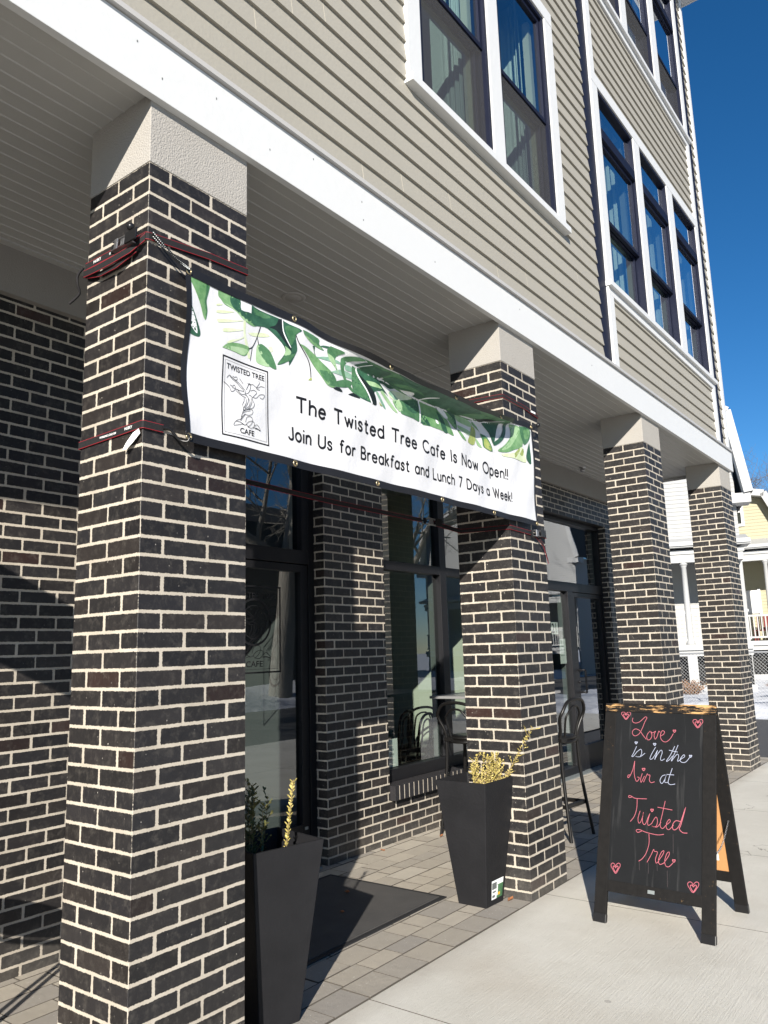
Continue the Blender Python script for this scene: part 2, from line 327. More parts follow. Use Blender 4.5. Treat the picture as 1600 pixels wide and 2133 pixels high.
def worn_wood(name, thr):
    """black paint worn through to bare wood"""
    m, nt, bs = base_mat(name); co = objco(nt)
    mp = nn(nt, 'ShaderNodeMapping'); nt.links.new(co, mp.inputs[0]); mp.inputs['Scale'].default_value = (12, 12, 90) if thr < 0.6 else (60, 60, 60)
    n1 = noise(nt, mp.outputs[0], 1.0, 5, 0.75); n2 = noise(nt, co, 5.0, 2)
    k = math_n(nt, 'ADD', math_n(nt, 'MULTIPLY', n1, 0.7), math_n(nt, 'MULTIPLY', n2, 0.3))
    f = math_n(nt, 'MULTIPLY', math_n(nt, 'SUBTRACT', k, thr, clamp=True), 14, clamp=True)
    g = noise(nt, co, 30, 3)
    c = mixc(nt, f, mixc(nt, g, (0.0055, 0.0052, 0.0052), (0.014, 0.013, 0.0125)), mixc(nt, g, (0.42, 0.23, 0.09), (0.58, 0.36, 0.16)))
    nt.links.new(c, bs.inputs['Base Color']); bs.inputs['Roughness'].default_value = 0.65; bs.inputs['Specular IOR Level'].default_value = 0.15
    mp2 = nn(nt, 'ShaderNodeMapping'); nt.links.new(co, mp2.inputs[0]); mp2.inputs['Scale'].default_value = (120, 120, 8)
    bump(nt, bs, noise(nt, mp2.outputs[0], 1, 3), 0.0012, 0.5); return m
def mat_mat():
    m, nt, bs = base_mat("rubber_mat"); co = geopos(nt)
    vo = nn(nt, 'ShaderNodeTexVoronoi'); vo.inputs['Scale'].default_value = 42; vo.inputs['Randomness'].default_value = 0.08; nt.links.new(co, vo.inputs['Vector'])
    c = mixc(nt, noise(nt, co, 8, 4), (0.045, 0.044, 0.043), (0.085, 0.082, 0.079)); c = mixc(nt, math_n(nt, 'LESS_THAN', vo.outputs['Distance'], 0.34), c, (0.010, 0.010, 0.010))
    de = noise(nt, co, 120, 2); c = mixc(nt, math_n(nt, 'MULTIPLY', math_n(nt, 'SUBTRACT', de, 0.68, clamp=True), 8, clamp=True), c, (0.25, 0.20, 0.15)); dst = noise(nt, co, 2.3, 4); c = mixc(nt, math_n(nt, 'MULTIPLY', math_n(nt, 'SUBTRACT', dst, 0.5, clamp=True), 0.8), c, (0.16, 0.14, 0.12))
    nt.links.new(c, bs.inputs['Base Color']); bs.inputs['Roughness'].default_value = 0.6
    bump(nt, bs, math_n(nt, 'MULTIPLY', math_n(nt, 'LESS_THAN', vo.outputs['Distance'], 0.34), -1), 0.006, 1.0); return m
def snow_mat():
    m, nt, bs = base_mat("snow"); co = geopos(nt)
    n1 = noise(nt, co, 2.2, 5); c = mixc(nt, n1, (0.46, 0.48, 0.52), (0.64, 0.65, 0.67))
    d = noise(nt, co, 26, 3); c = mixc(nt, math_n(nt, 'MULTIPLY', math_n(nt, 'SUBTRACT', d, 0.66, clamp=True), 3, clamp=True), c, (0.2, 0.16, 0.12))
    nt.links.new(c, bs.inputs['Base Color']); bs.inputs['Roughness'].default_value = 0.75; bump(nt, bs, n1, 0.12, 0.7); return m
def asphalt_mat():
    m, nt, bs = base_mat("asphalt"); co = geopos(nt)
    n1 = noise(nt, co, 0.7, 5, 0.6); c = mixc(nt, n1, (0.034, 0.034, 0.036), (0.075, 0.073, 0.072))
    g = noise(nt, co, 150, 2); c = mixc(nt, math_n(nt, 'MULTIPLY', g, 0.4), c, (0.11, 0.105, 0.10))
    nt.links.new(c, bs.inputs['Base Color']); nt.links.new(math_n(nt, 'ADD', 0.55, math_n(nt, 'MULTIPLY', n1, 0.35)), bs.inputs['Roughness']); bump(nt, bs, g, 0.008, 0.6); return m
def bark_mat(name, a, b):
    m, nt, bs = base_mat(name); co = objco(nt)
    mp = nn(nt, 'ShaderNodeMapping'); nt.links.new(co, mp.inputs[0]); mp.inputs['Scale'].default_value = (9, 9, 2)
    n = noise(nt, mp.outputs[0], 2, 5); nt.links.new(mixc(nt, n, a, b), bs.inputs['Base Color']); bs.inputs['Roughness'].default_value = 0.9; bump(nt, bs, n, 0.03); return m
M = dict(
    brick=brick_mat(), stucco=stucco_mat(), concrete=concrete_mat(), paver=paver_mat(),
    joint=simple("joint_sand", (0.075, 0.066, 0.054), 0.95, 0.3, 30),
    white=simple("white_trim", (0.60, 0.605, 0.60), 0.42, 0.02, 3, 22, 0.0012),
    drip=simple("drip_cap_metal", (0.42, 0.41, 0.395), 0.4, 0.05, 8),
    siding=simple("tan_siding", (0.325, 0.305, 0.258), 0.55, 0.07, 1.1, 60, 0.0014),
    caulk=simple("caulk", (0.55, 0.50, 0.40), 0.6),
    soffit=simple("soffit_vinyl", (0.41, 0.405, 0.39), 0.5, 0.05, 2),
    band=simple("grey_band", (0.26, 0.245, 0.225), 0.9, 0.06, 5, 150, 0.003),
    navy=simple("navy_paint", (0.0095, 0.012, 0.026), 0.55, 0.12, 4, spec=0.12),
    black=simple("black_aluminium", (0.010, 0.010, 0.0115), 0.42, 0.15, 5, spec=0.25),
    alu=simple("grey_aluminium", (0.30, 0.33, 0.33), 0.4, 0.08, 5, metal=0.5),
    glass=glass_mat("store_glass", (0.64, 0.70, 0.66), 3.4), glass2=glass_mat("window_glass", (0.62, 0.75, 0.73), 2.7),
    screen=screen_mat(), curtain=simple("pale_curtain", (0.50, 0.53, 0.50), 0.85, 0.04, 3),
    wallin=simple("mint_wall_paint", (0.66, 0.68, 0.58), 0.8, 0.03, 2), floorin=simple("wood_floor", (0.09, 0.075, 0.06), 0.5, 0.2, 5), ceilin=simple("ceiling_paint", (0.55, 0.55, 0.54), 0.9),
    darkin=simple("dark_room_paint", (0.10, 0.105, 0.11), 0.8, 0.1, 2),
    banner=banner_mat(), hem=simple("black_hem", (0.012, 0.012, 0.014), 0.5, 0.2, 20), ink=simple("black_ink", (0.008, 0.008, 0.009), 0.5, 0.1, 20),
    brass=simple("brass", (0.42, 0.34, 0.2), 0.35, 0.15, 30, metal=0.9), steel=simple("zinc_steel", (0.42, 0.42, 0.43), 0.35, 0.2, 40, metal=0.9),
    web=simple("black_webbing", (0.013, 0.012, 0.013), 0.8, 0.2, 60, 400, 0.002), red=simple("red_stitch", (0.26, 0.012, 0.022), 0.7, 0.15, 50), red2=simple("dark_red", (0.17, 0.028, 0.03), 0.6),
    plast=simple("black_plastic", (0.012, 0.012, 0.013), 0.3, 0.2, 20), paper=simple("paper", (0.78, 0.80, 0.78), 0.8, 0.04, 12), grey=simple("grey_ink", (0.12, 0.13, 0.13), 0.8),
    planter=simple("charcoal_planter", (0.0155, 0.0155, 0.0172), 0.62, 0.42, 4.5, 55, 0.0015, spec=0.16, fine=0.25), soil=simple("potting_soil", (0.035, 0.027, 0.02), 0.95, 0.4, 40, 60, 0.01),
    leafdry=leafpaint("dry_box_leaf", (0.42, 0.34, 0.08), (0.60, 0.50, 0.19)), leafgreen=leafpaint("green_box_leaf", (0.055, 0.068, 0.020), (0.16, 0.15, 0.05)), twig=simple("twig", (0.22, 0.16, 0.08), 0.8),
    mat=mat_mat(), matrim=simple("mat_rim", (0.022, 0.022, 0.023), 0.6),
    stool=simple("dark_bentwood", (0.0075, 0.007, 0.0068), 0.36, 0.2, 20, spec=0.3), tabletop=simple("grey_table_top", (0.20, 0.20, 0.20), 0.3, 0.1, 6), whitemug=simple("white_plastic", (0.8, 0.8, 0.78), 0.4),
    board=chalkboard_mat(), wood1=worn_wood("worn_black_frame", 0.645), wood2=worn_wood("worn_top_rail", 0.505), ply=simple("brown_hardboard", (0.44, 0.22, 0.085), 0.7, 0.12, 6, 120, 0.001),
    pink=simple("pink_chalk", (0.40, 0.105, 0.135), 0.9, 0.25, 120), bluec=simple("blue_white_chalk", (0.31, 0.335, 0.43), 0.9, 0.2, 120), drip2=simple("washed_chalk", (0.07, 0.055, 0.058), 0.9),
    hwtrim=simple("white_house_trim", (0.38, 0.385, 0.382), 0.5, 0.03, 2), snow=snow_mat(), asphalt=asphalt_mat(), hwhite=simple("white_house_siding", (0.315, 0.32, 0.318), 0.6, 0.03, 1), hyel=simple("yellow_house_siding", (0.36, 0.335, 0.225), 0.6, 0.03, 1),
    hbrown=simple("brown_house_siding", (0.10, 0.085, 0.07), 0.7, 0.1, 1), hshaded=simple("shaded_porch_siding", (0.36, 0.36, 0.35), 0.6, 0.05, 1), shingle=simple("dark_shingles", (0.035, 0.036, 0.038), 0.9, 0.3, 12), winglass=glass_mat("house_glass", (0.25, 0.28, 0.3), 2.2), void=simple("crawlspace_shade", (0.01, 0.01, 0.01), 0.9),  # porch siding is white, greyed for its shade; void holds painted under-porch darkness
    chain=simple("galvanised_wire", (0.40, 0.41, 0.42), 0.45, 0.1, 30, metal=0.6), bark=bark_mat("grey_bark", (0.07, 0.055, 0.045), (0.19, 0.155, 0.125)), bark2=bark_mat("pale_bark", (0.16, 0.145, 0.12), (0.36, 0.33, 0.28)),
    litter=simple("dead_leaf", (0.30, 0.12, 0.05), 0.8, 0.3, 60), shrub=simple("dry_shrub", (0.26, 0.15, 0.09), 0.9, 0.3, 6), evergreen=leafpaint("evergreen_leaf", (0.014, 0.028, 0.011), (0.035, 0.055, 0.02)),
)
LEAVES=[(2,[(0.165,3.013),(0.271,3.009),(0.275,2.978),(0.262,2.931),(0.267,2.891),(0.258,2.847),(0.244,2.859),(0.23,2.899),(0.203,2.951),(0.178,2.991)]),(3,[(0.261,3.006),(0.271,3.009),(0.275,2.978),(0.262,2.931),(0.267,2.891),(0.258,2.847),(0.255,2.899),(0.252,2.932),(0.261,2.972)]),(4,[(0.15,2.931),(0.18,2.885),(0.204,2.845),(0.232,2.789),(0.223,2.764),(0.163,2.773),(0.16,2.826)]),(6,[(0.155,2.911),(0.185,2.867),(0.207,2.822),(0.218,2.777),(0.191,2.792),(0.164,2.827)]),(0,[(0.317,2.938),(0.332,2.946),(0.352,2.949),(0.332,2.937),(0.318,2.933)]),(0,[(0.317,2.909),(0.338,2.919),(0.417,2.939),(0.364,2.914),(0.318,2.901)]),(0,[(0.319,2.872),(0.338,2.88),(0.465,2.915),(0.396,2.885),(0.333,2.862),(0.32,2.864)]),(0,[(0.346,2.837),(0.375,2.852),(0.466,2.873),(0.396,2.842),(0.354,2.829)]),(0,[(0.493,2.87),(0.549,2.888),(0.601,2.902),(0.622,2.895),(0.584,2.88),(0.521,2.865)]),(0,[(0.37,2.787),(0.396,2.806),(0.439,2.824),(0.471,2.847),(0.466,2.837),(0.428,2.812),(0.386,2.789)]),(0,[(0.465,2.913),(0.478,2.917),(0.479,2.865),(0.496,2.818),(0.511,2.767),(0.499,2.759),(0.482,2.81),(0.467,2.861)]),(2,[(0.327,3.007),(0.395,3.005),(0.446,3.006),(0.452,2.96),(0.51,2.963),(0.51,2.927),(0.544,2.919),(0.521,2.909),(0.482,2.914),(0.438,2.938),(0.406,2.948),(0.363,2.953),(0.342,2.969),(0.327,2.98)]),(4,[(0.395,3.005),(0.446,3.006),(0.452,2.96),(0.51,2.963),(0.527,2.924),(0.471,2.927),(0.416,2.948),(0.392,2.978)]),(1,[(0.353,2.96),(0.395,2.957),(0.449,2.937),(0.493,2.922),(0.465,2.919),(0.422,2.943),(0.384,2.952)]),(4,[(0.51,3.002),(0.561,2.994),(0.673,2.996),(0.741,2.987),(0.817,2.983),(0.775,2.946),(0.784,2.884),(0.774,2.853),(0.739,2.791),(0.733,2.809),(0.702,2.789),(0.666,2.776),(0.702,2.828),(0.709,2.861),(0.672,2.896),(0.607,2.927),(0.555,2.92),(0.527,2.915),(0.51,2.936)]),(3,[(0.521,2.993),(0.561,2.989),(0.631,2.986),(0.584,2.966),(0.561,2.967),(0.527,2.968)]),(5,[(0.673,2.994),(0.701,2.996),(0.697,2.963),(0.715,2.923),(0.746,2.873),(0.743,2.863),(0.703,2.896),(0.661,2.933),(0.619,2.937),(0.655,2.958)]),(3,[(0.741,2.982),(0.804,2.979),(0.775,2.946),(0.765,2.92),(0.743,2.886),(0.722,2.929),(0.71,2.967)]),(1,[(0.709,2.875),(0.743,2.86),(0.739,2.841),(0.705,2.829),(0.713,2.854)]),(3,[(0.666,2.776),(0.708,2.825),(0.758,2.849),(0.774,2.856),(0.745,2.818),(0.708,2.795)]),(6,[(0.693,2.995),(0.698,2.996),(0.702,2.946),(0.721,2.911),(0.744,2.879),(0.74,2.878),(0.716,2.907),(0.697,2.942)]),(2,[(0.347,2.758),(0.38,2.787),(0.439,2.805),(0.502,2.809),(0.499,2.785),(0.474,2.76),(0.418,2.76)]),(1,[(0.355,2.76),(0.396,2.779),(0.493,2.794),(0.474,2.764),(0.418,2.762)]),(5,[(0.563,2.919),(0.568,2.92),(0.552,2.871),(0.527,2.817),(0.502,2.799),(0.5,2.802),(0.524,2.82),(0.547,2.869)]),(5,[(0.521,2.815),(0.524,2.816),(0.514,2.755),(0.511,2.754)]),(5,[(0.55,2.865),(0.553,2.866),(0.562,2.837),(0.558,2.835)]),(1,[(0.549,2.828),(0.561,2.838),(0.584,2.801),(0.624,2.754),(0.555,2.751),(0.544,2.776)]),(3,[(0.555,2.834),(0.578,2.846),(0.619,2.83),(0.642,2.801),(0.662,2.753),(0.624,2.754),(0.583,2.784),(0.561,2.812)]),(0,[(0.613,2.843),(0.633,2.85),(0.642,2.837),(0.63,2.824)]),(5,[(0.773,2.946),(0.778,2.948),(0.797,2.916),(0.857,2.86),(0.876,2.818),(0.88,2.763),(0.876,2.762),(0.87,2.816),(0.851,2.858),(0.792,2.912)]),(8,[(0.859,2.753),(0.879,2.771),(0.882,2.758)]),(3,[(0.823,2.989),(0.936,2.988),(0.942,2.958),(0.977,2.935),(0.912,2.936),(0.86,2.953),(0.831,2.969)]),(2,[(0.837,2.967),(0.9,2.958),(0.971,2.938),(0.912,2.936),(0.86,2.951)]),(4,[(0.891,2.932),(0.909,2.935),(0.905,2.909),(0.914,2.887),(0.905,2.893),(0.898,2.916)]),(2,[(0.799,2.912),(0.842,2.911),(0.911,2.89),(0.952,2.869),(1.029,2.832),(1.056,2.796),(1.034,2.761),(0.985,2.761),(0.95,2.789),(0.898,2.832),(0.858,2.87),(0.819,2.9)]),(3,[(0.933,2.824),(0.987,2.832),(1.029,2.832),(1.056,2.796),(1.034,2.774),(0.991,2.775),(0.956,2.791)]),(5,[(1.027,2.759),(1.077,2.774),(1.103,2.758),(1.046,2.754)]),(7,[(0.911,2.882),(1.001,2.91),(1.081,2.91),(1.094,2.899),(1.006,2.889)]),(7,[(1.011,2.835),(1.093,2.871),(1.176,2.872),(1.182,2.847),(1.105,2.842)]),(3,[(0.985,2.761),(1.059,2.802),(1.136,2.831),(1.182,2.83),(1.154,2.797),(1.059,2.772)]),(4,[(0.95,2.948),(0.972,2.963),(1.021,2.976),(1.008,2.959)]),(3,[(1.018,2.981),(1.106,2.978),(1.076,2.943),(1.05,2.91),(1.061,2.87),(1.073,2.846),(1.043,2.874),(1.007,2.906),(0.999,2.946)]),(1,[(1.001,2.93),(1.044,2.917),(1.061,2.87),(1.073,2.846),(1.037,2.876),(1.007,2.902)]),(3,[(1.094,2.923),(1.121,2.957),(1.187,2.985),(1.233,2.981),(1.172,2.946),(1.132,2.912),(1.119,2.887),(1.136,2.835),(1.181,2.799),(1.232,2.76),(1.154,2.792),(1.111,2.832),(1.09,2.878)]),(7,[(1.126,2.906),(1.178,2.912),(1.184,2.887),(1.131,2.881)]),(4,[(1.185,2.918),(1.24,2.974),(1.281,2.977),(1.343,2.975),(1.411,2.976),(1.39,2.913),(1.396,2.882),(1.473,2.829),(1.43,2.843),(1.35,2.821),(1.369,2.758),(1.327,2.757),(1.279,2.758),(1.219,2.77),(1.181,2.808)]),(3,[(1.184,2.914),(1.217,2.906),(1.281,2.816),(1.313,2.767),(1.272,2.765),(1.213,2.777),(1.181,2.812)]),(5,[(1.233,2.892),(1.263,2.878),(1.344,2.823),(1.369,2.758),(1.327,2.757),(1.282,2.825)]),(5,[(1.147,2.758),(1.193,2.776),(1.239,2.759),(1.192,2.756)]),(6,[(1.275,2.975),(1.282,2.974),(1.228,2.926),(1.229,2.891),(1.292,2.821),(1.333,2.759),(1.324,2.757),(1.285,2.815),(1.218,2.886),(1.218,2.923)]),(1,[(1.29,2.868),(1.36,2.873),(1.416,2.856),(1.38,2.851),(1.317,2.848)]),(0,[(1.474,2.852),(1.527,2.875),(1.698,2.885),(1.689,2.861),(1.562,2.828),(1.495,2.825)]),(6,[(1.574,2.901),(1.677,2.923),(1.69,2.888),(1.604,2.885)]),(7,[(1.361,2.822),(1.379,2.827),(1.444,2.76),(1.426,2.758)]),(1,[(1.401,2.834),(1.43,2.841),(1.544,2.76),(1.506,2.761)]),(7,[(1.477,2.848),(1.5,2.864),(1.57,2.83),(1.539,2.82)]),(8,[(1.391,2.777),(1.419,2.761),(1.397,2.762)]),(4,[(1.42,2.939),(1.465,2.966),(1.617,2.974),(1.843,2.964),(1.79,2.918),(1.755,2.885),(1.698,2.875),(1.685,2.93),(1.582,2.908),(1.49,2.875),(1.432,2.883),(1.392,2.886)]),(3,[(1.477,2.908),(1.569,2.952),(1.686,2.955),(1.758,2.934),(1.662,2.938),(1.567,2.921)]),(3,[(1.509,2.815),(1.578,2.834),(1.649,2.854),(1.755,2.885),(1.766,2.81),(1.732,2.783),(1.559,2.769)]),(1,[(1.509,2.815),(1.57,2.832),(1.598,2.787),(1.559,2.766)]),(3,[(1.583,2.777),(1.63,2.846),(1.756,2.882),(1.777,2.861),(1.78,2.765),(1.703,2.761),(1.582,2.757)]),(4,[(1.612,2.831),(1.756,2.877),(1.771,2.832),(1.732,2.796),(1.644,2.797)]),(2,[(1.779,2.888),(1.876,2.885),(1.942,2.873),(2.018,2.84),(2.068,2.829),(2.133,2.755),(2.067,2.758),(1.963,2.756),(1.877,2.756),(1.784,2.76)]),(4,[(1.787,2.825),(1.842,2.8),(1.882,2.76),(1.839,2.756),(1.784,2.759)]),(4,[(1.942,2.862),(2.008,2.832),(2.067,2.758),(2.012,2.758),(1.977,2.808)]),(6,[(1.933,2.81),(1.957,2.804),(1.965,2.787),(1.941,2.79)]),(4,[(1.824,2.937),(1.863,2.965),(1.969,2.969),(2.048,2.969),(2.033,2.9),(2.144,2.886),(2.168,2.8),(2.078,2.831),(1.981,2.871),(1.895,2.884),(1.84,2.898)]),(2,[(1.982,2.877),(2.061,2.878),(2.141,2.851),(2.163,2.804),(2.078,2.831)]),(6,[(1.929,2.886),(1.997,2.886),(2.06,2.855),(2.058,2.841),(1.99,2.856)]),(6,[(1.76,2.884),(1.791,2.929),(1.853,2.962),(1.872,2.964),(1.804,2.922),(1.776,2.882),(1.794,2.832),(1.784,2.76),(1.773,2.758),(1.779,2.824)]),(4,[(2.048,2.966),(2.14,2.969),(2.257,2.965),(2.187,2.902),(2.144,2.886),(2.063,2.901)]),(1,[(2.154,2.888),(2.272,2.892),(2.347,2.873),(2.333,2.85),(2.183,2.855)]),(1,[(2.181,2.831),(2.331,2.82),(2.323,2.794),(2.19,2.81)]),(2,[(2.173,2.798),(2.199,2.801),(2.275,2.753),(2.227,2.757)]),(8,[(2.346,2.864),(2.4,2.843),(2.385,2.751),(2.297,2.75),(2.329,2.805)]),(1,[(2.395,2.795),(2.423,2.788),(2.476,2.748),(2.425,2.753)]),(3,[(2.456,2.837),(2.536,2.824),(2.599,2.745),(2.494,2.755),(2.481,2.8)]),(8,[(2.5,2.81),(2.535,2.811),(2.593,2.747),(2.506,2.757)]),(3,[(2.21,2.925),(2.312,2.972),(2.424,2.975),(2.505,2.975),(2.397,2.926),(2.34,2.922)]),(5,[(2.362,2.922),(2.48,2.957),(2.61,2.959),(2.475,2.913),(2.417,2.907)]),(2,[(2.348,2.892),(2.414,2.87),(2.467,2.834),(2.435,2.851),(2.357,2.87)]),(4,[(2.469,2.906),(2.666,2.969),(2.64,2.894),(2.605,2.795),(2.552,2.857)]),(6,[(2.362,2.92),(2.418,2.909),(2.488,2.92),(2.662,2.982),(2.667,2.979),(2.487,2.913),(2.411,2.902)]),(4,[(2.723,2.975),(2.775,2.984),(2.771,2.897),(2.713,2.835),(2.622,2.788),(2.606,2.804),(2.684,2.854),(2.731,2.914)]),(2,[(2.806,2.982),(2.959,2.992),(2.995,2.957),(3.01,2.862),(2.883,2.811),(2.775,2.772),(2.662,2.763),(2.755,2.818),(2.848,2.9),(2.836,2.962)]),(1,[(2.825,2.972),(2.945,2.986),(2.967,2.951),(2.832,2.821),(2.713,2.775),(2.768,2.821),(2.862,2.903)]),(3,[(2.973,2.995),(3.126,3.001),(3.116,2.929),(3.039,2.874),(2.99,2.917)]),(2,[(3.025,2.977),(3.118,2.996),(3.103,2.933),(3.038,2.92)]),(0,[(2.71,2.753),(2.88,2.788),(2.995,2.852),(3.03,2.807),(3.051,2.752),(2.876,2.749),(2.733,2.739)]),(8,[(2.88,2.785),(2.952,2.831),(2.964,2.82),(2.889,2.755)]),(8,[(2.961,2.794),(3.008,2.842),(3.026,2.826),(3.001,2.788)]),(4,[(3.113,2.909),(3.121,2.754),(3.061,2.78),(3.076,2.842)])]
LOGO_TREE=[[(0.372,2.637),(0.386,2.652),(0.399,2.647),(0.432,2.635),(0.452,2.624),(0.469,2.612),(0.476,2.604),(0.474,2.59)],[(0.39,2.647),(0.407,2.638),(0.432,2.628),(0.448,2.616),(0.465,2.608),(0.467,2.598)],[(0.405,2.652),(0.415,2.65),(0.427,2.655),(0.432,2.645),(0.419,2.638)],[(0.446,2.652),(0.457,2.642),(0.465,2.634)],[(0.355,2.615),(0.366,2.611),(0.387,2.6),(0.395,2.586),(0.407,2.586),(0.423,2.6),(0.444,2.599),(0.465,2.601)],[(0.391,2.611),(0.403,2.608),(0.415,2.616),(0.421,2.603),(0.403,2.603)],[(0.424,2.594),(0.444,2.583),(0.461,2.577),(0.476,2.574),(0.478,2.552),(0.465,2.529),(0.459,2.515)],[(0.432,2.599),(0.453,2.585),(0.474,2.587),(0.491,2.575),(0.486,2.551),(0.47,2.527)],[(0.476,2.591),(0.495,2.602),(0.506,2.625),(0.508,2.642),(0.499,2.643),(0.491,2.628),(0.482,2.612)],[(0.491,2.644),(0.503,2.639),(0.521,2.645),(0.534,2.639),(0.551,2.637),(0.569,2.648),(0.591,2.649)],[(0.558,2.67),(0.56,2.659),(0.547,2.642),(0.542,2.631),(0.56,2.629)],[(0.506,2.612),(0.521,2.619),(0.534,2.619),(0.542,2.611),(0.529,2.598),(0.516,2.584)],[(0.521,2.586),(0.538,2.587),(0.556,2.604),(0.573,2.612),(0.591,2.612),(0.578,2.593),(0.56,2.595)],[(0.495,2.592),(0.512,2.587),(0.516,2.571),(0.525,2.557),(0.516,2.538),(0.487,2.525),(0.461,2.512),(0.451,2.493),(0.447,2.48)],[(0.482,2.586),(0.499,2.564),(0.495,2.543),(0.474,2.525),(0.457,2.508)],[(0.508,2.579),(0.51,2.56),(0.495,2.533),(0.47,2.517)],[(0.467,2.572),(0.465,2.555),(0.457,2.54),(0.461,2.525)],[(0.461,2.512),(0.487,2.525),(0.512,2.527),(0.512,2.511),(0.491,2.499),(0.466,2.497),(0.449,2.48),(0.443,2.466)],[(0.457,2.501),(0.474,2.512),(0.499,2.521)],[(0.445,2.473),(0.428,2.466),(0.412,2.453),(0.406,2.439),(0.424,2.443),(0.453,2.452),(0.47,2.452),(0.487,2.469),(0.508,2.477)],[(0.42,2.458),(0.441,2.459),(0.462,2.451)],[(0.47,2.465),(0.478,2.487),(0.499,2.495),(0.512,2.485),(0.504,2.463),(0.483,2.445)],[(0.508,2.477),(0.521,2.473),(0.521,2.457),(0.504,2.444),(0.483,2.449),(0.474,2.457)],[(0.521,2.457),(0.538,2.467),(0.551,2.46),(0.56,2.446),(0.538,2.451),(0.512,2.449)],[(0.525,2.448),(0.542,2.449),(0.558,2.444)],[(0.443,2.466),(0.461,2.489),(0.47,2.501)]]
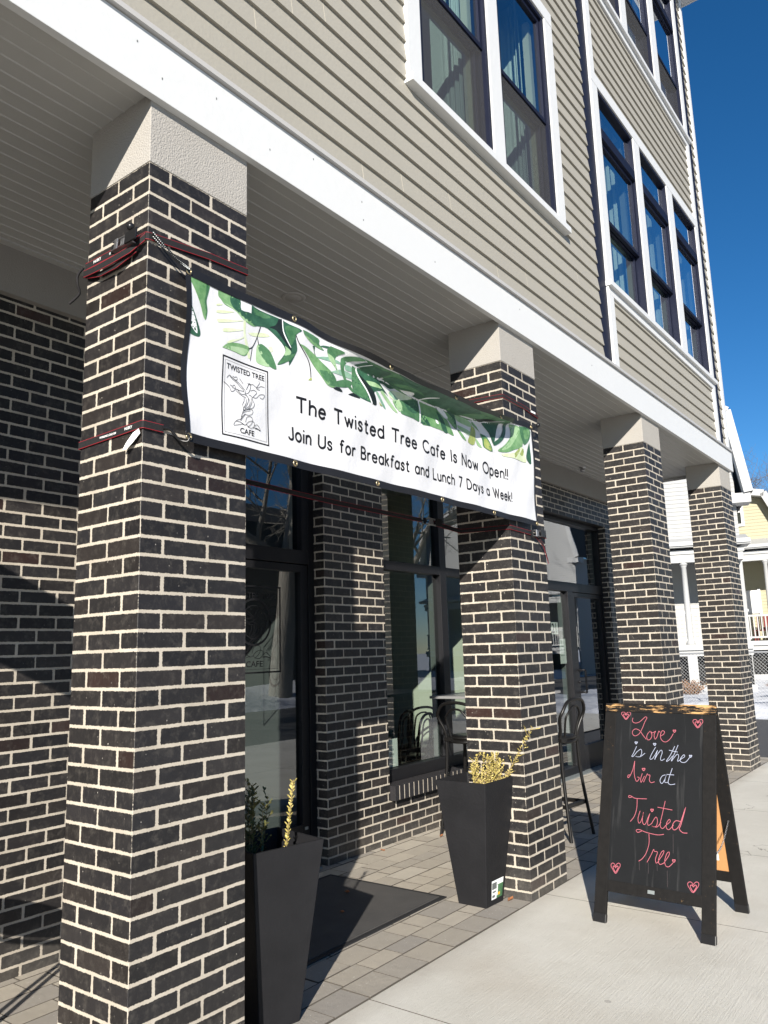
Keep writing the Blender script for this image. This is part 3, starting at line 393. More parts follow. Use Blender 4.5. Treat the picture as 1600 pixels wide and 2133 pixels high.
CHALK=[(0,1,[(0.175,1.131),(0.173,1.113),(0.189,1.102),(0.213,1.107),(0.233,1.123),(0.251,1.14),(0.261,1.134),(0.25,1.112),(0.237,1.076),(0.22,1.042),(0.196,1.026),(0.179,1.034),(0.177,1.053),(0.194,1.067),(0.22,1.058),(0.241,1.032),(0.261,1.01)],1),(0,1,[(0.283,1.057),(0.269,1.041),(0.264,1.022),(0.272,1.006),(0.288,1.013),(0.295,1.035),(0.287,1.056),(0.297,1.048),(0.316,1.058)],1),(0,1,[(0.316,1.058),(0.308,1.035),(0.315,1.012),(0.326,1.028),(0.335,1.059),(0.343,1.052)],1),(0,1,[(0.348,1.032),(0.364,1.043),(0.369,1.057),(0.357,1.063),(0.348,1.049),(0.346,1.025),(0.359,1.004),(0.381,1),(0.404,1.02),(0.42,1.048)],1),(1,1,[(0.205,0.964),(0.188,0.924),(0.179,0.906),(0.189,0.908),(0.208,0.933)],2),(1,1,[(0.208,0.933),(0.231,0.95),(0.238,0.931),(0.228,0.907),(0.201,0.908),(0.228,0.906),(0.257,0.928)],2),(1,1,[(0.319,0.966),(0.299,0.93),(0.288,0.9),(0.299,0.898),(0.314,0.916),(0.331,0.949)],3),(1,1,[(0.331,0.949),(0.322,0.916),(0.316,0.895),(0.33,0.924),(0.351,0.951),(0.359,0.938),(0.35,0.907),(0.356,0.893),(0.373,0.903)],3),(1,1,[(0.43,0.977),(0.408,0.929),(0.384,0.891),(0.401,0.9),(0.419,0.922)],4),(1,1,[(0.399,0.953),(0.447,0.946)],4),(1,1,[(0.449,0.984),(0.434,0.946),(0.412,0.893),(0.431,0.918),(0.446,0.934),(0.454,0.923),(0.448,0.895),(0.466,0.906)],4),(1,1,[(0.466,0.908),(0.487,0.922),(0.484,0.933),(0.471,0.921),(0.462,0.901),(0.474,0.89),(0.496,0.895),(0.518,0.924)],4),(0,1,[(0.198,0.879),(0.189,0.831),(0.172,0.792),(0.161,0.783),(0.162,0.797),(0.174,0.799)],5),(0,1,[(0.198,0.879),(0.198,0.809),(0.212,0.768),(0.225,0.775),(0.229,0.788),(0.219,0.791)],5),(0,1,[(0.246,0.812),(0.238,0.783),(0.242,0.763),(0.259,0.798)],5),(0,1,[(0.256,0.766),(0.269,0.797),(0.276,0.813),(0.28,0.807),(0.292,0.806),(0.289,0.781),(0.299,0.766),(0.319,0.772)],5),(1,1,[(0.38,0.815),(0.362,0.806),(0.351,0.781),(0.363,0.766),(0.379,0.791),(0.386,0.813),(0.378,0.776),(0.396,0.775)],6),(1,1,[(0.419,0.853),(0.403,0.802),(0.398,0.773),(0.412,0.764),(0.436,0.769)],6),(1,1,[(0.389,0.818),(0.429,0.818)],6),(0,1,[(0.189,0.676),(0.173,0.673),(0.173,0.684),(0.189,0.681),(0.212,0.672),(0.277,0.675)],7),(0,1,[(0.222,0.67),(0.222,0.62),(0.21,0.575),(0.188,0.544)],7),(0,1,[(0.242,0.605),(0.232,0.568),(0.236,0.542),(0.247,0.546),(0.257,0.574),(0.262,0.602),(0.257,0.562),(0.264,0.537),(0.277,0.542),(0.289,0.573),(0.299,0.597)],7),(0,1,[(0.299,0.597),(0.288,0.552),(0.293,0.534),(0.311,0.546)],7),(0,1,[(0.311,0.546),(0.334,0.583),(0.344,0.56),(0.335,0.532),(0.312,0.533),(0.342,0.531),(0.363,0.557)],7),(0,1,[(0.384,0.672),(0.37,0.603),(0.359,0.544),(0.373,0.526),(0.393,0.547)],7),(0,1,[(0.343,0.636),(0.424,0.629)],7),(0,1,[(0.393,0.547),(0.415,0.567),(0.409,0.578),(0.396,0.559),(0.394,0.533),(0.41,0.525),(0.433,0.551)],7),(0,1.2,[(0.47,0.573),(0.446,0.575),(0.429,0.553),(0.432,0.528),(0.451,0.533),(0.47,0.564),(0.498,0.651),(0.475,0.56),(0.466,0.535),(0.484,0.518),(0.508,0.518)],7),(0,1,[(0.259,0.502),(0.234,0.49),(0.224,0.501),(0.243,0.506),(0.282,0.496),(0.344,0.49),(0.381,0.497)],8),(0,1,[(0.298,0.488),(0.3,0.439),(0.286,0.389),(0.266,0.358),(0.246,0.342)],8),(0,1,[(0.293,0.343),(0.314,0.383),(0.327,0.412),(0.332,0.403),(0.349,0.401),(0.339,0.365),(0.344,0.345),(0.358,0.356)],8),(0,1,[(0.355,0.357),(0.38,0.395),(0.384,0.413),(0.37,0.402),(0.356,0.364),(0.363,0.341),(0.385,0.35)],8),(0,1,[(0.385,0.35),(0.412,0.392),(0.413,0.41),(0.4,0.399),(0.39,0.36),(0.398,0.337),(0.415,0.337),(0.435,0.358)],8),(0,1,[(0.131,1.152),(0.123,1.163),(0.113,1.165),(0.105,1.162),(0.104,1.152),(0.112,1.142),(0.133,1.12),(0.152,1.141),(0.159,1.154),(0.157,1.164),(0.147,1.166),(0.139,1.162),(0.131,1.152)],21),(0,1.2,[(0.132,1.145),(0.127,1.152),(0.121,1.153),(0.117,1.151),(0.117,1.145),(0.121,1.138),(0.133,1.125),(0.143,1.138),(0.147,1.146),(0.146,1.152),(0.141,1.153),(0.136,1.15),(0.132,1.145)],21),(0,1,[(0.559,1.119),(0.551,1.131),(0.541,1.133),(0.533,1.129),(0.532,1.12),(0.539,1.108),(0.559,1.086),(0.579,1.108),(0.587,1.121),(0.585,1.132),(0.575,1.134),(0.567,1.129),(0.559,1.119)],22),(0,1.2,[(0.559,1.112),(0.554,1.119),(0.549,1.12),(0.545,1.118),(0.544,1.112),(0.548,1.105),(0.559,1.091),(0.57,1.105),(0.574,1.113),(0.573,1.119),(0.568,1.121),(0.563,1.118),(0.559,1.112)],22),(0,1,[(0.113,0.297),(0.105,0.309),(0.095,0.311),(0.088,0.305),(0.087,0.295),(0.095,0.283),(0.116,0.26),(0.133,0.287),(0.14,0.302),(0.138,0.313),(0.129,0.315),(0.12,0.309),(0.113,0.297)],23),(0,1.2,[(0.114,0.288),(0.109,0.296),(0.104,0.297),(0.1,0.294),(0.1,0.287),(0.104,0.28),(0.115,0.266),(0.125,0.282),(0.129,0.291),(0.127,0.298),(0.122,0.299),(0.118,0.295),(0.114,0.288)],23),(0,1,[(0.544,0.264),(0.536,0.276),(0.525,0.277),(0.517,0.271),(0.516,0.261),(0.523,0.249),(0.544,0.228),(0.565,0.254),(0.573,0.269),(0.571,0.28),(0.561,0.282),(0.552,0.276),(0.544,0.264)],24),(0,1.2,[(0.544,0.255),(0.539,0.263),(0.534,0.263),(0.529,0.26),(0.529,0.254),(0.533,0.246),(0.544,0.233),(0.556,0.249),(0.56,0.258),(0.559,0.265),(0.554,0.266),(0.549,0.262),(0.544,0.255)],24),(0,1.3,[(0.426,1.066),(0.424,1.069),(0.421,1.069),(0.419,1.068),(0.419,1.065),(0.421,1.062),(0.426,1.056),(0.432,1.062),(0.434,1.066),(0.433,1.069),(0.431,1.07),(0.428,1.068),(0.426,1.066)],25),(0,1.3,[(0.253,0.838),(0.251,0.842),(0.248,0.842),(0.245,0.841),(0.245,0.838),(0.247,0.835),(0.253,0.829),(0.259,0.835),(0.261,0.839),(0.26,0.842),(0.258,0.843),(0.255,0.841),(0.253,0.838)],26),(0,1.3,[(0.31,0.618),(0.308,0.622),(0.305,0.622),(0.303,0.621),(0.303,0.618),(0.305,0.615),(0.31,0.609),(0.316,0.616),(0.318,0.619),(0.317,0.622),(0.315,0.623),(0.312,0.621),(0.31,0.618)],27),(0,1.3,[(0.439,0.371),(0.437,0.374),(0.434,0.374),(0.432,0.373),(0.432,0.37),(0.434,0.367),(0.439,0.362),(0.445,0.368),(0.446,0.372),(0.446,0.375),(0.443,0.375),(0.441,0.374),(0.439,0.371)],28),(1,1.3,[(0.202,0.987),(0.2,0.99),(0.197,0.991),(0.195,0.99),(0.195,0.987),(0.197,0.984),(0.202,0.979),(0.207,0.985),(0.209,0.988),(0.209,0.99),(0.206,0.991),(0.204,0.99),(0.202,0.987)],29),(1,1.3,[(0.313,0.984),(0.311,0.987),(0.308,0.988),(0.306,0.986),(0.306,0.984),(0.308,0.981),(0.314,0.976),(0.319,0.982),(0.32,0.985),(0.32,0.987),(0.317,0.988),(0.315,0.987),(0.313,0.984)],30),(1,1.3,[(0.52,0.929),(0.518,0.932),(0.516,0.932),(0.514,0.931),(0.514,0.929),(0.516,0.926),(0.521,0.921),(0.525,0.926),(0.527,0.929),(0.527,0.932),(0.524,0.932),(0.522,0.931),(0.52,0.929)],31),(2,0.5,[(0.432,0.503),(0.435,0.407)],60),(2,0.5,[(0.248,0.338),(0.251,0.297)],60),(2,0.5,[(0.348,0.341),(0.35,0.307)],60),(2,0.5,[(0.405,0.315),(0.408,0.235)],60),(2,0.5,[(0.299,0.341),(0.302,0.287)],60)]
M['brickplain'] = simple("black_brick_face", (0.022, 0.021, 0.023), 0.55, 0.3, 30, 120, 0.003); M['mortar'] = simple("mortar", (0.60, 0.53, 0.43), 0.95, 0.15, 60, 200, 0.003)
XE = 9.08                                  # far end of the facade
PX = [0.0, 2.835, 5.67, 8.505]; PW, PD = 0.512, 0.404; ZS = 3.433; ZC = 3.735
# ---------------------------------------------------------------- ground
b = MB(); b.face([(-250, -250, -0.10), (350, -250, -0.10), (350, 250, -0.10), (-250, 250, -0.10)]); tag(b.build("ground", M['snow']), kind='structure')
b = MB(); b.box(-120, 160, -11.1, -4.3, -0.30, -0.085); tag(b.build("street", M['asphalt']), kind='structure')
b = MB(); b.box(9.75, 15.4, -4.3, 30, -0.30, -0.02); tag(b.build("driveway", M['asphalt']), kind='structure')
b = MB()
xs = [-11, -9.4, -7.8, -6.2, -4.6, -3.1, -1.6, -0.2, 1.25, 3.02, 4.6, 6.2, 7.8, 9.4, 11, 12.6, 14.2, 15.8, 20, 26, 34]
for i in range(len(xs) - 1):
    x0, x1 = xs[i] + 0.003, xs[i + 1] - 0.003
    p = [(x0, -1.9, 0), (x1, -1.9, 0), (x1, -0.004, 0), (x0, -0.004, 0)]; q = [(x0, -4.3, 0), (x1, -4.3, 0), (x1, -1.908, 0), (x0, -1.908, 0)]
    sk = 0.05 if i in (8, 9) else 0
    for r in (p, q): b.frustum([(x, y, -0.2) for x, y, z in r], r, 1, False); b.face(r, 0)
b.box(-11, 34, -4.3, -0.004, -0.25, -0.010, 1)
tag(b.build("sidewalk", [M['concrete'], M['joint']]), kind='structure')
b = MB(); y = 0.004; k = 0
while y < 1.60:
    dep = 0.172 if k == 0 else (0.125 if k % 3 == 1 else 0.165)
    x = -4.4 + 0.1 * ((k * 37) % 5) * 0.5
    while x < 9.7:
        ln = 0.236 if k == 0 else rnd.choice((0.235, 0.235, 0.165, 0.30))
        t = rnd.random() * (0.45 if k == 0 else 1.0); dz = rnd.uniform(-0.002, 0.002)
        g = 0.0015; e = 0.0028; j = rnd.uniform(-0.0015, 0.0015)
        B0 = [(x + g, y + g + j, -0.05), (x + ln - g, y + g + j, -0.05), (x + ln - g, y + dep - g + j, -0.05), (x + g, y + dep - g + j, -0.05)]
        B1 = [(p[0], p[1], -0.0025 + dz) for p in B0]
        cx, cy = x + ln / 2, y + dep / 2
        B2 = [(p[0] + (e if p[0] < cx else -e) * rnd.uniform(.7, 1.3), p[1] + (e if p[1] < cy else -e) * rnd.uniform(.7, 1.3), 0.001 + dz) for p in B0]
        fs = [(i, (i + 1) % 4, 4 + (i + 1) % 4, 4 + i) for i in range(4)] + [(4 + i, 4 + (i + 1) % 4, 8 + (i + 1) % 4, 8 + i) for i in range(4)]
        b.idx(B0 + B1 + B2, fs, 1, t); b.idx(B2, [(0, 1, 2, 3)], 0, t); x += ln      # sandy dirt in the joints
    y += dep; k += 1
b.face([(-4.5, 0, -0.010), (9.75, 0, -0.010), (9.75, 1.9, -0.010), (-4.5, 1.9, -0.010)], 1)
tag(b.build("paver_terrace", [M['paver'], M['joint']]), kind='structure')
# ---------------------------------------------------------------- the cafe building
bld = empty("cafe_building", (0, 0, 0), 0, "three storey building with tan siding above a portico on black brick pillars", "building")
UF = (PW + 0.010) / 2.5; UL = (PD + 0.010) / 2.0
def brick_pillar(x0, seed):
    b = MB(); z0, z1 = -0.03, ZS; v0, v1 = (3.4358 - z0) / CH, (3.4358 - z1) / CH
    def side(p, q, ua, ub):
        b.face([(*p, z0), (*q, z0), (*q, z1), (*p, z1)], 0, [(ua, v0), (ub, v0), (ub, v1), (ua, v1)])
    s = seed * 40; e = 0.005
    side((x0, 0), (x0 + PW, 0), s + e / UF, s + (PW + e) / UF)
    side((x0, PD), (x0, 0), s + 10 + .5 + (PD + e) / UL, s + 10 + .5 + e / UL)
    side((x0 + PW, 0), (x0 + PW, PD), s + 20 + .5 + e / UL, s + 20 + .5 + (PD + e) / UL)
    side((x0 + PW, PD), (x0, PD), s + 30 + e / UF, s + 30 + (PW + e) / UF)
    b.face([(x0, 0, z1), (x0 + PW, 0, z1), (x0 + PW, PD, z1), (x0, PD, z1)], 0, [(.3, .5)] * 4)
    p = b.build("brick_pillar", M['brick'], bld); me = p.data
    bm = bmesh.new(); bm.from_mesh(me); bmesh.ops.remove_doubles(bm, verts=bm.verts, dist=1e-5); bm.to_mesh(me); bm.free()
    bv = p.modifiers.new("edge", 'BEVEL'); bv.width = 0.0016; bv.segments = 1; bv.limit_method = 'ANGLE'
    c = MB(); c.box(x0 - 0.002, x0 + PW + 0.002, -0.002, PD + 0.002, ZS + 0.0005, ZC + 0.01); c.build("stucco_cap", M['stucco'], p, bevel=0.003)
    return p
for i, x in enumerate(PX): brick_pillar(x, i + 1)
def brick_wall(x0, x1, z0, z1, seed, y0=1.60, y1=1.85, name="brick_wall"):
    b = MB(); v0, v1 = (3.4358 - z0) / CH, (3.4358 - z1) / CH; s = seed * 60
    def side(p, q, ua, ub): b.face([(*p, z0), (*q, z0), (*q, z1), (*p, z1)], 0, [(ua, v0), (ub, v0), (ub, v1), (ua, v1)])
    side((x0, y0), (x1, y0), s + x0 / BL, s + x1 / BL); side((x0, y1), (x0, y0), s + (x0 - y1 + y0) / BL - .04, s + x0 / BL - .04)
    side((x1, y0), (x1, y1), s + x1 / BL, s + (x1 + y1 - y0) / BL)
    b.face([(x0, y0, z1), (x1, y0, z1), (x1, y1, z1), (x0, y1, z1)], 0, [(.3, .5)] * 4); b.face([(x0, y1, z0), (x1, y1, z0), (x1, y0, z0), (x0, y0, z0)], 0, [(.3, .5)] * 4)
    return b.build(name, M['brick'], bld)
brick_wall(-5.0, 1.30, -0.03, 3.46, 1); brick_wall(2.81, 3.57, -0.03, 3.46, 2); brick_wall(3.57, 6.05, -0.03, 0.325, 2); brick_wall(6.05, 6.45, -0.03, 3.46, 4); brick_wall(8.68, XE, -0.03, 3.46, 5); brick_wall(8.88, XE, -0.03, 3.46, 5, 1.851, 7.4)
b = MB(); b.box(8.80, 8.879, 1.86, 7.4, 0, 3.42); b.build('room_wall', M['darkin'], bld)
brick_wall(1.30, 2.81, 3.115, 3.46, 6); brick_wall(3.57, 6.05, 3.115, 3.46, 7); brick_wall(6.45, 8.68, 3.115, 3.46, 4)
b = MB(); b.box(3.582, 6.045, 1.553, 1.80, 0.328, 0.436, 1); x = 3.574
while x < 6.0:
    b.box(x, x + 0.056, 1.549, 1.79, 0.3265, 0.440, 0); x += 0.0677
b.build("rowlock_sill", [M['brickplain'], M['mortar']], bld, bevel=0.002)
b = MB(); b.box(-5.0, XE, 1.555, 1.85, 3.46, 3.74); b.build("grey_wall_band", M['band'], bld)
# soffit with raised beads, a joint across
b = MB(); b.box(-5.2, 9.03, 0.0, 1.56, ZC, ZC + 0.02); y = 0.10
while y < 1.5:
    for x0, x1 in ((-5.2, 3.335), (3.341, 9.03)):
        b.idx([(x0, y - .007, ZC), (x1, y - .007, ZC), (x1, y - .003, ZC - .0042), (x0, y - .003, ZC - .0042), (x1, y + .003, ZC - .0042), (x0, y + .003, ZC - .0042), (x1, y + .007, ZC), (x0, y + .007, ZC)], [(0, 1, 2, 3), (3, 2, 4, 5), (5, 4, 6, 7)])
    y += 0.0805
b.box(-5.2, 9.03, 1.51, 1.556, ZC - .012, ZC - .0005)
b.box(3.335, 3.341, 0.0, 1.5, ZC - .0045, ZC - .0005)
b.build("soffit", M['soffit'], bld)
dl = MB(); dl.lathe([(0.0, -.010), (0.048, -.010), (0.052, -.004), (0.060, -.009), (0.072, -.008), (0.078, -.001)], (1.69, 0.835, ZC), 28); dl.build("downlight", M['drip'], bld)
sp = MB(); sp.lathe([(0.0, -.055), (.03, -.053), (.034, -.03), (.012, -.026), (.012, -.012), (.04, -.010), (.042, 0)], (7.55, 1.40, ZC), 18); sp.build("sprinkler_head", M['steel'], bld)
b = MB(); b.box(-5.2, XE + .03, -0.036, 0.0, 3.70, 3.962); b.box(XE - .01, XE + .03, 0.0, 7.5, 3.70, 3.962); fo = b.build("fascia", M['white'], bld, bevel=0.002)
b = MB(); pr = [(-0.002, 4.010), (-0.050, 3.996), (-0.057, 3.988), (-0.057, 3.9645), (-0.002, 3.9645)]
b.prism(pr, lambda a, c, d: (-5.2 + d, a, c), XE + .05 + 5.2); b.build("drip_cap", M['drip'], fo)
for x, z in ((0.30, 3.87), (0.92, 3.91), (1.30, 3.86), (1.31, 3.76), (2.0, 3.80), (0.02, 3.79), (0.62, 3.80), (3.1, 3.88), (4.4, 3.83), (-0.1, 3.88)):
    nl = MB(); nl.box(x, x + .005, -.0372, -.034, z, z + .009); nl.build("nail_mark", M['grey'], fo)
# siding laps
EXP, ZB = 0.1318, 4.004
def siding(rects, name="siding", y=0.0):
    b = MB()
    for x0, x1, z0, z1 in rects:
        k = int((z0 - ZB) / EXP) - 1
        while ZB + k * EXP < z1:
            a, c = ZB + k * EXP, ZB + (k + 1) * EXP; fa = 0.0
            if c > z0:
                lo, hi = max(a, z0), min(c, z1)
                ya = y - 0.019 + 0.017 * (lo - a) / EXP; yc = y - 0.019 + 0.017 * (hi - a) / EXP
                b.face([(x0, ya, lo), (x1, ya, lo), (x1, yc, hi), (x0, yc, hi)])
                b.face([(x0, y + .002, lo), (x1, y + .002, lo), (x1, ya, lo), (x0, ya, lo)])
            k += 1
    return b.build(name, M['siding'], bld)
sd = siding([(-5.2, 1.81, 4.0, 11.0), (4.09, 4.79, 4.0, 11.0), (1.81, 4.09, 4.0, 4.90), (1.81, 4.09, 7.0, 11.0), (5.10, 8.52, 4.0, 4.70), (5.10, 8.52, 7.10, 8.14), (5.10, 8.52, 10.55, 11.0), (8.84, 8.985, 4.0, 11.0)])
for x, k in ((1.35, 0), (1.72, 1), (2.25, 2), (2.85, 0), (0.55, 3), (3.3, 1), (1.05, 6), (0.8, 5), (4.3, 4), (4.45, 7), (6.4, 1), (7.2, 3)):
    b = MB(); z = ZB + k * EXP; b.face([(x, -.0196, z), (x + .004, -.0196, z), (x + .004, -.0026, z + EXP), (x, -.0026, z + EXP)]); b.build("caulk_seam", M['caulk'], sd)
b = MB(); b.box(4.79, 4.975, -.012, .02, 4.0, 11.0); b.build("navy_strip", M['navy'], bld); b = MB(); b.box(8.625, 8.84, -.012, .02, 4.0, 11.0); b.build("navy_strip", M['navy'], bld)
b = MB(); b.box(8.985, XE, -.030, .02, 4.0, 11.0); b.box(XE - .012, XE + .014, .02, .12, 4.0, 11.0); b.build("corner_board", M['white'], bld, bevel=.002)
b = MB(); b.box(XE - .02, XE, .12, 7.5, 3.96, 11.0); b.build("side_wall", M['siding'], bld)
# trim of the three-light bays
def bay_trim(zs, zh, zn):
    b = MB(); X = [(5.14, 6.13), (6.33, 7.27), (7.50, 8.48)]
    b.box(4.977, 5.135, -.034, .02, zs, zh); b.box(6.135, 6.325, -.034, .02, zs, zh); b.box(7.275, 7.495, -.034, .02, zs, zh); b.box(8.485, 8.622, -.034, .02, zs, zh)
    b.box(4.977, 8.622, -.036, .02, zh, zh + .13)
    b.box(4.977, 5.097, -.034, .02, zh + .13, zn); b.box(8.523, 8.622, -.034, .02, zh + .13, zn)
    b.build("window_trim", M['white'], bld, bevel=.002)
    b = MB(); b.box(4.965, 8.645, -.068, .02, zs - .052, zs); b.box(4.977, 8.63, -.034, .02, zs - .125, zs - .0525); b.build("window_sill", M['white'], bld, bevel=.003)
for a_, c_ in ((4.977, 5.097), (8.523, 8.622)): b = MB(); b.box(a_, c_, -.034, .02, 4.0, 4.70); b.build("panel_trim", M['white'], bld, bevel=.002)
bay_trim(4.825, 6.935, 8.15); bay_trim(8.275, 10.385, 11.0)
b = MB(); b.box(1.81, 1.955, -.034, .02, 4.955, 6.87); b.box(3.94, 4.09, -.034, .02, 4.955, 6.87); b.box(2.875, 3.045, -.034, .02, 4.955, 6.87); b.box(1.81, 4.09, -.036, .02, 6.87, 7.0); b.build("window_trim", M['white'], bld, bevel=.002)
b = MB(); b.box(1.795, 4.105, -.068, .02, 4.90, 4.955); b.build("window_sill", M['white'], bld, bevel=.003)
def sash_window(x0, x1, z0, zr, z1, zt=None, screen=False):
    """black hung window between the trim: zr meeting rail, zt transom bar"""
    f = MB(); w = .034
    f.box(x0, x0 + w, -.022, .10, z0, z1); f.box(x1 - w, x1, -.022, .10, z0, z1); f.box(x0 + w, x1 - w, -.022, .10, z1 - w, z1); f.box(x0 + w, x1 - w, -.022, .10, z0, z0 + .03)
    top = z1 - w
    if zt: f.box(x0 + w, x1 - w, -.030, .10, zt, zt + .11); top = zt
    win = f.build("window", M['navy'], bld, bevel=.002)
    def sash(a0, a1, c0, c1, y, r, name="sash", mt=None):
        s = MB(); s.box(a0, a0 + r, y, y + .035, c0, c1); s.box(a1 - r, a1, y, y + .035, c0, c1); s.box(a0 + r, a1 - r, y, y + .035, c0, c0 + r); s.box(a0 + r, a1 - r, y, y + .035, c1 - r, c1)
        o = s.build(name, M['navy'], win, bevel=.0015); return o
    us = sash(x0 + w, x1 - w, zr - .03, top, .0, .038); ls = sash(x0 + w, x1 - w, z0 + .03, zr + .01, .045, .045)
    g = MB(); y = .018; g.face([(x0 + w + .03, y, zr), (x1 - w - .03, y, zr), (x1 - w - .03, y, top - .03), (x0 + w + .03, y, top - .03)]); g.build("pane", M['glass2'], win)
    m_ = MB(); xm = (x0 + x1) / 2; m_.box(xm - .008, xm + .008, .021, .033, zr, top - .03); m_.build("muntin", M['black'], win)
    g = MB(); y = .063; g.face([(x0 + w + .04, y, z0 + .06), (x1 - w - .04, y, z0 + .06), (x1 - w - .04, y, zr - .02), (x0 + w + .04, y, zr - .02)]); g.build("pane", M['glass2'], win)
    jl = MB(); jl.box(x1 - w - .055, x1 - w - .001, .083, .14, z0 + .03, z1 - w); jl.box(x0 + w, x1 - w, .083, .14, zr - .035, zr - .012); jl.build("jamb_liner", M['alu'] if not screen else M['caulk'], win)
    if zt:
        g = MB(); y = .018; g.face([(x0 + w, y, zt + .10), (x1 - w, y, zt + .10), (x1 - w, y, z1 - w), (x0 + w, y, z1 - w)]); g.build("pane", M['glass2'], win)
    if screen:
        s = MB(); y = .012; s.face([(x0 + w, y, z0 + .03), (x1 - w, y, z0 + .03), (x1 - w, y, zr - .035), (x0 + w, y, zr - .035)]); s.build("insect_screen", M['screen'], win)
    return win
BX = [(5.138, 6.132), (6.328, 7.272), (7.498, 8.482)]
for x0, x1 in ((1.957, 2.873), (3.047, 3.938)): sash_window(x0, x1, 4.957, 5.86, 6.868, None, True)
for x0, x1 in BX: sash_window(x0, x1, 4.827, 5.56, 6.933, 6.40)
for x0, x1 in BX: sash_window(x0, x1, 8.277, 9.01, 10.383, 9.85, True)
# rooms behind the windows
for zf, zc_ in ((4.02, 7.18), (7.42, 10.8)):
    b = MB(); b.box(-5, XE - .03, .12, 4.6, zf - .05, zf); b.build("room_floor", M['floorin'], bld); b = MB(); b.box(-5, XE - .03, .12, 4.6, zc_, zc_ + .05); b.build("room_ceiling", M['ceilin'], bld)
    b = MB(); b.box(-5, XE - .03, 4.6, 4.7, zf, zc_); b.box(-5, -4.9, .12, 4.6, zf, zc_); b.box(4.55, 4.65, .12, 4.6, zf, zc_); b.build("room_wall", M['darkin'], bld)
b = MB(); b.box(-5.2, XE + .3, -.42, 7.6, 11.15, 11.3); b.build("roof", M['shingle'], bld)
b = MB(); b.box(-5.2, XE + .30, -.40, 0.02, 10.98, 11.02); b.box(XE, XE + .30, 0.02, 7.5, 10.98, 11.02); b.box(-5.2, XE + .32, -.425, -.395, 10.97, 11.15); b.box(XE + .295, XE + .325, -.395, 7.5, 10.97, 11.15); b.build("eave", M['white'], bld, bevel=.003)
b = MB(); g = [(-.43, 11.02), (-.50, 11.02), (-.545, 11.07), (-.545, 11.12), (-.56, 11.15), (-.43, 11.15)]
b.prism(g, lambda a, c, d: (-5.2 + d, a, c), XE + .36 + 5.2); b.build("gutter", M['white'], bld)
# ---- storefront
ybk = dict(y0=1.70, y1=1.80)
def frame_boxes(b, rects, y0=1.70, y1=1.80):
    for x0, x1, z0, z1 in rects: b.box(x0, x1, y0, y1, z0, z1)
def pane(parent, x0, x1, z0, z1, y=1.75):
    g = MB(); g.face([(x0, y, z0), (x1, y, z0), (x1, y, z1), (x0, y, z1)]); return g.build("pane", M['glass'], parent)
b = MB(); frame_boxes(b, [(3.572, 3.625, .441, 3.113), (5.99, 6.048, .441, 3.113), (4.60, 4.71, .54, 3.06), (5.32, 5.41, .54, 3.06), (3.625, 5.99, 3.06, 3.113), (3.625, 4.60, 2.215, 2.295), (4.71, 5.32, 2.215, 2.295), (5.41, 5.99, 2.215, 2.295), (3.625, 5.99, .441, .54)])
sw = b.build("storefront_window", M['black'], bld, bevel=.003)
for x0, x1 in ((3.62, 4.605), (4.705, 5.325), (5.405, 5.995)):
    pane(sw, x0, x1, .535, 2.22); pane(sw, x0, x1, 2.29, 3.065)
b = MB(); b.box(4.582, 4.598, 1.785, 1.835, .54, 3.06); b.box(5.302, 5.318, 1.785, 1.835, .54, 3.06); b.build("glazing_stop", M['alu'], sw)
# entrance on the near side
b = MB(); frame_boxes(b, [(1.302, 1.36, 0, 3.113), (2.745, 2.808, 0, 3.113), (1.36, 2.745, 3.05, 3.113), (1.36, 2.745, 2.185, 2.29), (1.36, 1.44, 2.29, 3.05), (2.672, 2.745, 2.29, 3.05)])
ef = b.build("door_frame", M['black'], bld, bevel=.003); pane(ef, 1.43, 2.68, 2.28, 3.06)
b = MB(); b.box(2.6725, 2.684, 1.782, 1.835, 2.29, 3.05); b.build("glazing_stop", M['alu'], ef)
def glazed_door(x0, x1, handle_x, hz=(0.94, 1.21)):
    b = MB(); frame_boxes(b, [(x0, x0 + .075, .012, 2.18), (x1 - .075, x1, .012, 2.18), (x0 + .075, x1 - .075, 2.125, 2.18), (x0 + .075, x1 - .075, .012, .30)], 1.712, 1.772)
    d = b.build("glass_door", M['black'], bld, bevel=.003); pane(d, x0 + .07, x1 - .07, .295, 2.13, 1.745)
    h = MB(); s = 1 if handle_x < (x0 + x1) / 2 else -1
    zz = [hz[0], hz[1]]; h.tube(smooth2([(handle_x, 1.712, zz[1]), (handle_x, 1.64, zz[1]), (handle_x + s * .02, 1.63, zz[1]), (handle_x + s * .02, 1.625, zz[1] - .03), (handle_x + s * .02, 1.625, zz[0] + .03), (handle_x + s * .02, 1.63, zz[0]), (handle_x, 1.64, zz[0]), (handle_x, 1.712, zz[0])]), .0125, 10)
    h.lathe([(0, -.001), (.018, -.001), (.02, .02), (0, .02)], (handle_x, 1.70, (hz[0] + hz[1]) / 2 - .02), 12)
    h.build("handle", M['black'], d); return d
dn = glazed_door(1.365, 2.742, 1.41)
pl = MB(); pl.box(2.685, 2.718, 1.708, 1.7115, .258, .278); pl.build("maker_plate", M['alu'], dn)
